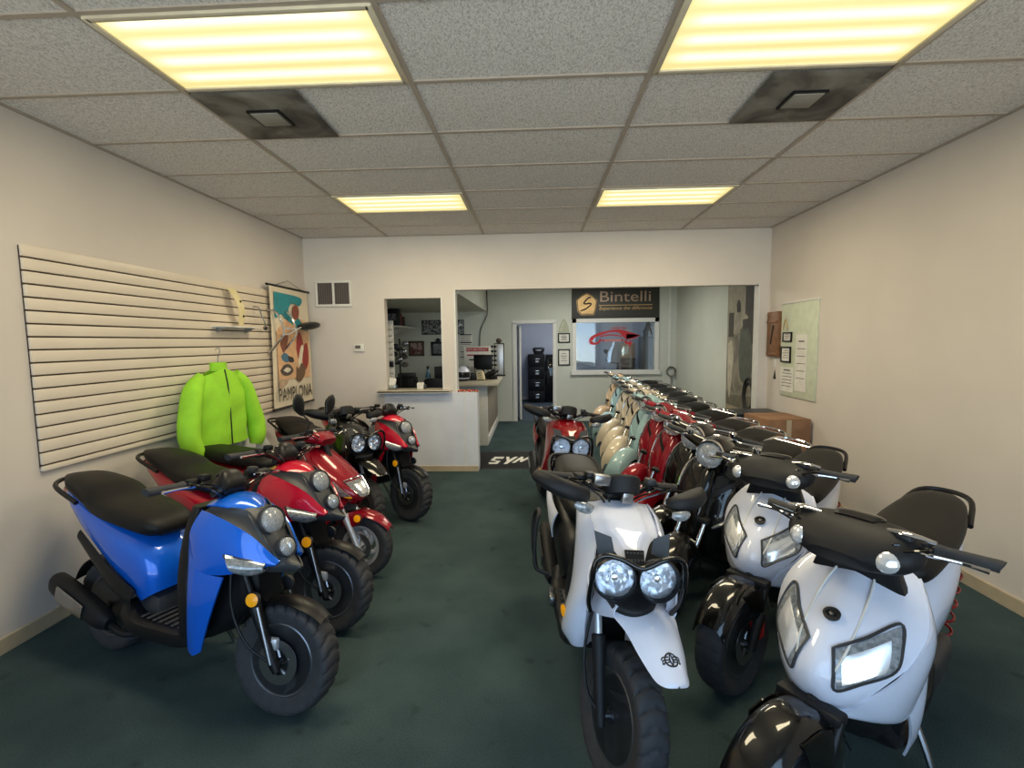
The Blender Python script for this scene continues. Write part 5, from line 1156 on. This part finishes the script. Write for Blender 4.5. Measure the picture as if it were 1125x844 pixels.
    tl = MB().loft([(-1.55, 0, .70, .07, .05), (-1.60, 0, .71, .065, .045), (-1.63, 0, .71, .04, .025)], (0, 1, 0), 2.4, 8, 16).build('tail_light', 'redlens', r)
    MB().loft([(-1.54, 0, .70, .076, .055), (-1.575, 0, .705, .076, .055)], (0, 1, 0), 2.4, 4, 18).build('lamp_bezel', 'chrome', tl)
    for s in (-1, 1): MB().lathe([(.02, -.03), (.03, -.01), (.034, .0), (.025, .012), (0, .015)], (-1.54, s*.13, .66), (-1, s*.4, 0), 14).build('rear_signal', 'chrome', r)
    rear_drive(r, -1.22, .215, .10, 'silver', 'street', 'steel', 'chrome')
    return r

def recolour(o, old, new):
    if o.type == 'MESH' and o.data.materials and o.data.materials[0] is M[old]:
        o.data = o.data.copy(); o.data.materials[0] = M[new]
def copy_scooter(src, label, pos, head, lean, old, new, group=None):
    r = src.copy(); C.objects.link(r)
    r.matrix_world = Matrix.Translation((pos[0], pos[1], 0)) @ Matrix.Rotation(rad(head), 4, 'Z') @ Matrix.Rotation(-rad(lean), 4, 'X')
    r['label'] = label
    if group: r['group'] = group
    elif 'group' in r: del r['group']
    for ch in list(src.children):
        c = ch.copy(); C.objects.link(c); c.parent = r; recolour(c, old, new)
        for g in ch.children:
            d = g.copy(); C.objects.link(d); d.parent = c; recolour(d, old, new)
    return r

# --- white sport scooter with split apron lamps
def scooter_sport(label, pos, head, lean, st, pm, group=None):
    r = root_of(label, pos, head, lean, group); X = steer(st); XC = Matrix.Translation((-.08, 0, -.05))
    w = wheel(r, 'front_wheel', 0, .25, .13, .155, X, 'six', 'rim', 'street', 1)
    fork(r, X, 0, .25, .09, 'blackmatte', 'black', (-.135, .50), None, False)
    MB().box((-.06, .085, .31), (.06, .045, .085), .012).build('brake_caliper', mat('red_anodised', 'c0161c', .35), r, 38, X)
    b = MB(); b.sheet(lambda u, v: ((.275+.012*math.sin(v*PI))*math.cos(.55+v*2.0), u*(.082-.03*max(0, .25-v)), .25+(.275+.012*math.sin(v*PI))*math.sin(.55+v*2.0)-.05*u**4), 12, 24, .006)
    b.patch([(.06, .08, .50), (-.06, .085, .50), (-.16, .085, .44)], [(.02, .085, .40), (-.06, .10, .36), (-.13, .095, .34)], (0, .01, 0), .005, 6, 8, True)
    b.build('front_fender', 'gloss', r, 38, X)
    A = [(-.44, .95, .095, .03), (-.39, .925, .15, .06), (-.30, .875, .195, .09), (-.19, .815, .215, .12), (-.10, .745, .205, .14), (-.05, .685, .165, .11), (-.035, .635, .13, .08), (-.05, .585, .095, .05), (-.085, .54, .05, .02)]
    def af(u, v): x, z, hw, w_ = cat(A, v); return (x - w_*abs(u)**1.6 - .02*u**6, hw*(.82*u+.18*math.sin(u*PI/2)), z - .02*u*u + .008*max(0, 1-abs(u)*3))
    c = MB(); c.sheet(af, 28, 28, -.008)
    c.patch([af(1, .12), af(1, .35), af(1, .55), af(1, .75), af(1, .9), (-.085, .04, .54)], [(-.47, .17, .74), (-.455, .19, .66), (-.42, .195, .56), (-.36, .185, .48), (-.28, .15, .47), (-.14, .05, .51)], (.0, .018, 0), .008, 8, 20, True)
    c.patch([(-.47, .17, .74), (-.455, .19, .66), (-.42, .195, .56), (-.36, .185, .48)], [(-.51, .15, .60), (-.51, .18, .45), (-.49, .185, .32), (-.43, .175, .28)], (0, .012, 0), .008, 6, 12, True)
    c.build('front_cowl', pm, r, 38, XC)
    for s in (-1, 1):
        h = MB().on(af, [(s*.17, .52), (s*.70, .36), (s*.90, .56), (s*.46, .74)], .004, .012, 10).build('headlight', 'clearlens', r, 38, XC)
        MB().on(af, [(s*.27, .54), (s*.65, .42), (s*.80, .56), (s*.48, .69)], .006, .004, 8).build('reflector', 'reflector', h, 38, XC)
        b = MB(); q = [(s*.16, .515), (s*.42, .435), (s*.70, .35), (s*.81, .45), (s*.91, .56), (s*.70, .655), (s*.46, .75), (s*.30, .63)]
        b.tube([V(af(*p)) + V((.004, 0, .004)) for p in q], .005, 6, 40, closed=True); b.build('lamp_trim', 'darkgrey', h, 38, XC)
    em = MB().lathe([(.024, -.006), (.026, .004), (.018, .006), (.016, .0), (0, .0)], V(af(0, .40)) + V((.004, 0, .006)), (.45, 0, 1), 18).build('nose_emblem', 'ink', r, 38, XC)
    MB().lathe([(.010, .0), (.008, .006), (0, .007)], V(af(0, .40)) + V((.004, 0, .006)), (.45, 0, 1), 10).build('emblem_centre', 'steel', em, 38, XC)
    b = MB()
    for s in (-1, 1): b.tube([V(af(s*.30, v)) + V((.003, 0, .003)) for v in (.12, .3, .5, .62)], .004, 6, 16)
    b.build('cowl_crease', 'trim', r, 38, XC)
    bars(r, X, -.40, 1.0, .33, .02, 'chrome')
    b = MB(); b.loft([(-.26, 0, .955, .10, .03), (-.30, 0, .975, .18, .055), (-.37, 0, 1.0, .20, .07), (-.45, 0, 1.0, .17, .055), (-.49, 0, .99, .11, .025)], (0, 1, 0), 2.6, 16, 24); cv = b.build('handlebar_cover', 'blackmatte', r, 38, X)
    for s in (-1, 1):
        MB().lathe([(.026, -.015), (.032, 0), (.026, .008), (.012, .013), (0, .014)], (-.275, s*.135, .985), (1, s*.3, .3), 16).build('turn_signal', 'reflector', cv, 38, X)
        MB().loft([(-.36, s*.10, 1.06, .01, .006), (-.35, s*.16, 1.066, .016, .008), (-.37, s*.22, 1.055, .008, .005)], (1, 0, 0), 2, 8, 10).build('cover_trim', 'chrome', cv, 38, X)
    MB().loft([(-.36, 0, 1.068, .06, .006), (-.41, 0, 1.07, .075, .012), (-.45, 0, 1.055, .06, .006)], (0, 1, 0), 2.6, 8, 18).build('instrument_cluster', 'gloss', cv, 38, X)
    b = MB(); b.loft([(-.20, 0, .50, .05, .04), (-.28, 0, .48, .10, .08), (-.40, 0, .42, .15, .12), (-.50, 0, .35, .16, .09)], (0, 1, 0), 3, 12, 18); b.build('fork_shroud', 'black', r)
    b = MB(); b.loft([(-.45, 0, .90, .12, .03), (-.48, 0, .76, .16, .04), (-.50, 0, .56, .18, .05), (-.47, 0, .38, .18, .05), (-.50, 0, .30, .175, .05)], (0, 1, 0), 4, 16, 20); b.build('inner_shield', 'black', r)
    floorboard(r, 'black', -.44, -.9, .28, .18)
    b = MB(); b.loft([(-.82, 0, .42, .14, .10), (-.90, 0, .54, .16, .16), (-1.08, 0, .62, .17, .14), (-1.32, 0, .71, .145, .09), (-1.57, 0, .80, .09, .045), (-1.66, 0, .83, .04, .015)], (0, 1, 0), 2.8, 20, 22); b.build('tail_body', pm, r)
    b = MB(); b.loft([(-.80, 0, .73, .08, .02), (-.84, 0, .76, .13, .05), (-1.02, 0, .79, .15, .055), (-1.27, 0, .82, .15, .055), (-1.52, 0, .86, .11, .045), (-1.64, 0, .875, .05, .02)], (0, 1, 0), 3, 22, 22); b.build('seat', 'seat', r)
    b = MB(); b.tube([(-1.42, -.14, .82), (-1.64, -.10, .88), (-1.70, 0, .89), (-1.64, .10, .88), (-1.42, .14, .82)], .012, 8, 20); b.build('grab_rail', 'black', r)
    MB().loft([(-1.62, 0, .79, .07, .03), (-1.67, 0, .80, .06, .02), (-1.68, 0, .80, .03, .01)], (0, 1, 0), 3, 8, 14).build('tail_light', 'redlens', r)
    rear_drive(r, -1.28, .25, .12, 'rim', 'street')
    return r

def showroom():
    gl, gr = 'scooters along the left wall', 'retro scooters in the long right row'
    scooter_stacked('bright blue scooter with two stacked round lamps, nearest on the left', (-1.15, 2.04), -20, 3, 10, 'blue')
    scooter_stacked('red scooter with stacked round lamps, beside the bright blue scooter', (-1.20, 2.66), -20, 3, 10, 'red', 'red scooters with stacked round lamps')
    scooter_commuter('red scooter with silver spoked front wheel, red fender and black mirrors', (-1.25, 3.31), -17, 3, 8, 'red_b')
    scooter_stacked('red scooter with stacked round lamps before the low white wall', (-1.19, 4.42), -38, 3, 6, 'red', 'red scooters with stacked round lamps', True)
    scooter_rugged('black scooter with red tail half hidden behind the silver wheeled red scooter', (-1.53, 4.06), -38, 3, 8, 'gloss', 'gloss', None, None, 'red_d')
    scooter_rugged('white scooter with twin round lamps and black guard, front and centre', (.30, 1.74), -86, 4, 16, 'white', 'white')
    scooter_rugged('dark red scooter with twin round lamps behind the white twin lamp scooter', (.23, 3.90), -85, 4, 12, 'red_d', 'gloss')
    # the retro row, nearest first
    H, L = 222, 7
    p = scooter_retro('shiny black retro scooter, nearest of the long right row', (.81, 2.90), H, L, 8, 'gloss', gr)
    row = [('second shiny black retro scooter, between the nearest black one and the red ones', .87, 3.40, 'gloss'),
           ('deep red retro scooter nearest the two shiny black ones', .88, 3.92, 'red_b'), ('deep red retro scooter next to the pale blue one', .93, 4.58, 'red_b'),
           ('pale blue retro scooter right behind the two red ones', .96, 5.25, 'skyblue'), ('cream retro scooter directly behind the nearer pale blue one', 1.03, 5.92, 'cream'),
           ('second cream retro scooter, in the middle of the cream trio', 1.10, 6.56, 'cream'), ('third cream retro scooter, just before the farther pale blue one', 1.13, 7.20, 'cream'),
           ('farther pale blue retro scooter beside the tan one', 1.16, 7.90, 'skyblue'), ('tan retro scooter at the far end of the right row', 1.20, 8.70, 'tanp')]
    for lb, x, y, c in row: copy_scooter(p, lb, (x, y), H, L, 'gloss', c, gr)
    s = scooter_sport('white sport scooter with black fender, behind the cut off one at right', (.93, 2.25), 228, 3, -8, 'white', 'white sport scooters at right')
    copy_scooter(s, 'nearest white sport scooter at the bottom right', (.76, 1.44), 220, 3, 'white', 'white', 'white sport scooters at right')
showroom()

# ------------------------------------------------------------------ light and camera
def lights():
    w = bpy.data.worlds.new('world'); bpy.context.scene.world = w; w.use_nodes = True
    nt = w.node_tree; bg = nt.nodes['Background']; L = nt.links.new   # pale sky; bright lower half added to light the ceiling
    tc = nt.nodes.new('ShaderNodeTexCoord'); sp = nt.nodes.new('ShaderNodeSeparateXYZ'); L(tc.outputs['Generated'], sp.inputs[0])
    rp = nt.nodes.new('ShaderNodeValToRGB'); mr = nt.nodes.new('ShaderNodeMapRange'); mr.inputs['From Min'].default_value = -1; L(sp.outputs['Z'], mr.inputs['Value']); L(mr.outputs[0], rp.inputs['Fac'])
    e = rp.color_ramp.elements; e[0].position = .47; e[0].color = (1, .95, .88, 1); e[1].position = .53; e[1].color = (.37, .48, .64, 1)
    L(rp.outputs['Color'], bg.inputs['Color']); bg.inputs['Strength'].default_value = 7.5
    def area(name, loc, sx, sy, e, col, rot=(0, 0, 0), portal=False):
        l = bpy.data.lights.new(name, 'AREA'); l.shape = 'RECTANGLE'; l.size = sx; l.size_y = sy; l.energy = e; l.color = col
        if portal: l.cycles.is_portal = True
        o = bpy.data.objects.new(name, l); C.objects.link(o); o.location = loc; o.rotation_euler = rot; return o
    for c, r in ((-1, -1), (1, -1), (-1, 3), (1, 3)):
        area('fluorescent_light', (GX + 1.2192*(c+.5), GY + .6096*(r+.5), ZC - .03), 1.1, .5, 24, (1, .86, .58))
    area('rear_room_light', (1.0, 8.2, ZR - .03), 1.2, 1.2, 42, (1, .97, .86))
    area('far_room_light', (.8, 12.0, ZR - .03), 1.2, 1.2, 26, (.92, .95, 1))
    area('daylight_portal', (0, YF + .02, 1.55), 5.5, 2.4, 1, (1, 1, 1), (-PI/2, 0, PI), True)
lights()

def camera():
    cam = bpy.data.cameras.new('camera'); o = bpy.data.objects.new('camera', cam); C.objects.link(o)
    F = 530.41; yaw, pitch, roll = -4.65095e-02, -8.77745e-02, -1.30794e-02
    cy, sy, cp, sp = math.cos(yaw), math.sin(yaw), math.cos(pitch), math.sin(pitch)
    f = V((sy*cp, cy*cp, sp)); r0 = V((cy, -sy, 0)); u0 = r0.cross(f)
    r = r0*math.cos(roll) + u0*math.sin(roll); u = u0*math.cos(roll) - r0*math.sin(roll)
    m = Matrix((r, u, -f)).transposed().to_4x4(); m.translation = (0, 0, 1.674); o.matrix_world = m
    cam.sensor_width = 36; cam.sensor_fit = 'HORIZONTAL'; cam.lens = F/1125*36; cam.clip_start = .05
    sc = bpy.context.scene; sc.camera = o
    sc.view_settings.view_transform = 'Standard'; sc.view_settings.look = 'None'; sc.view_settings.gamma = 1; sc.view_settings.exposure = .36
    sc.view_settings.use_curve_mapping = False
camera()
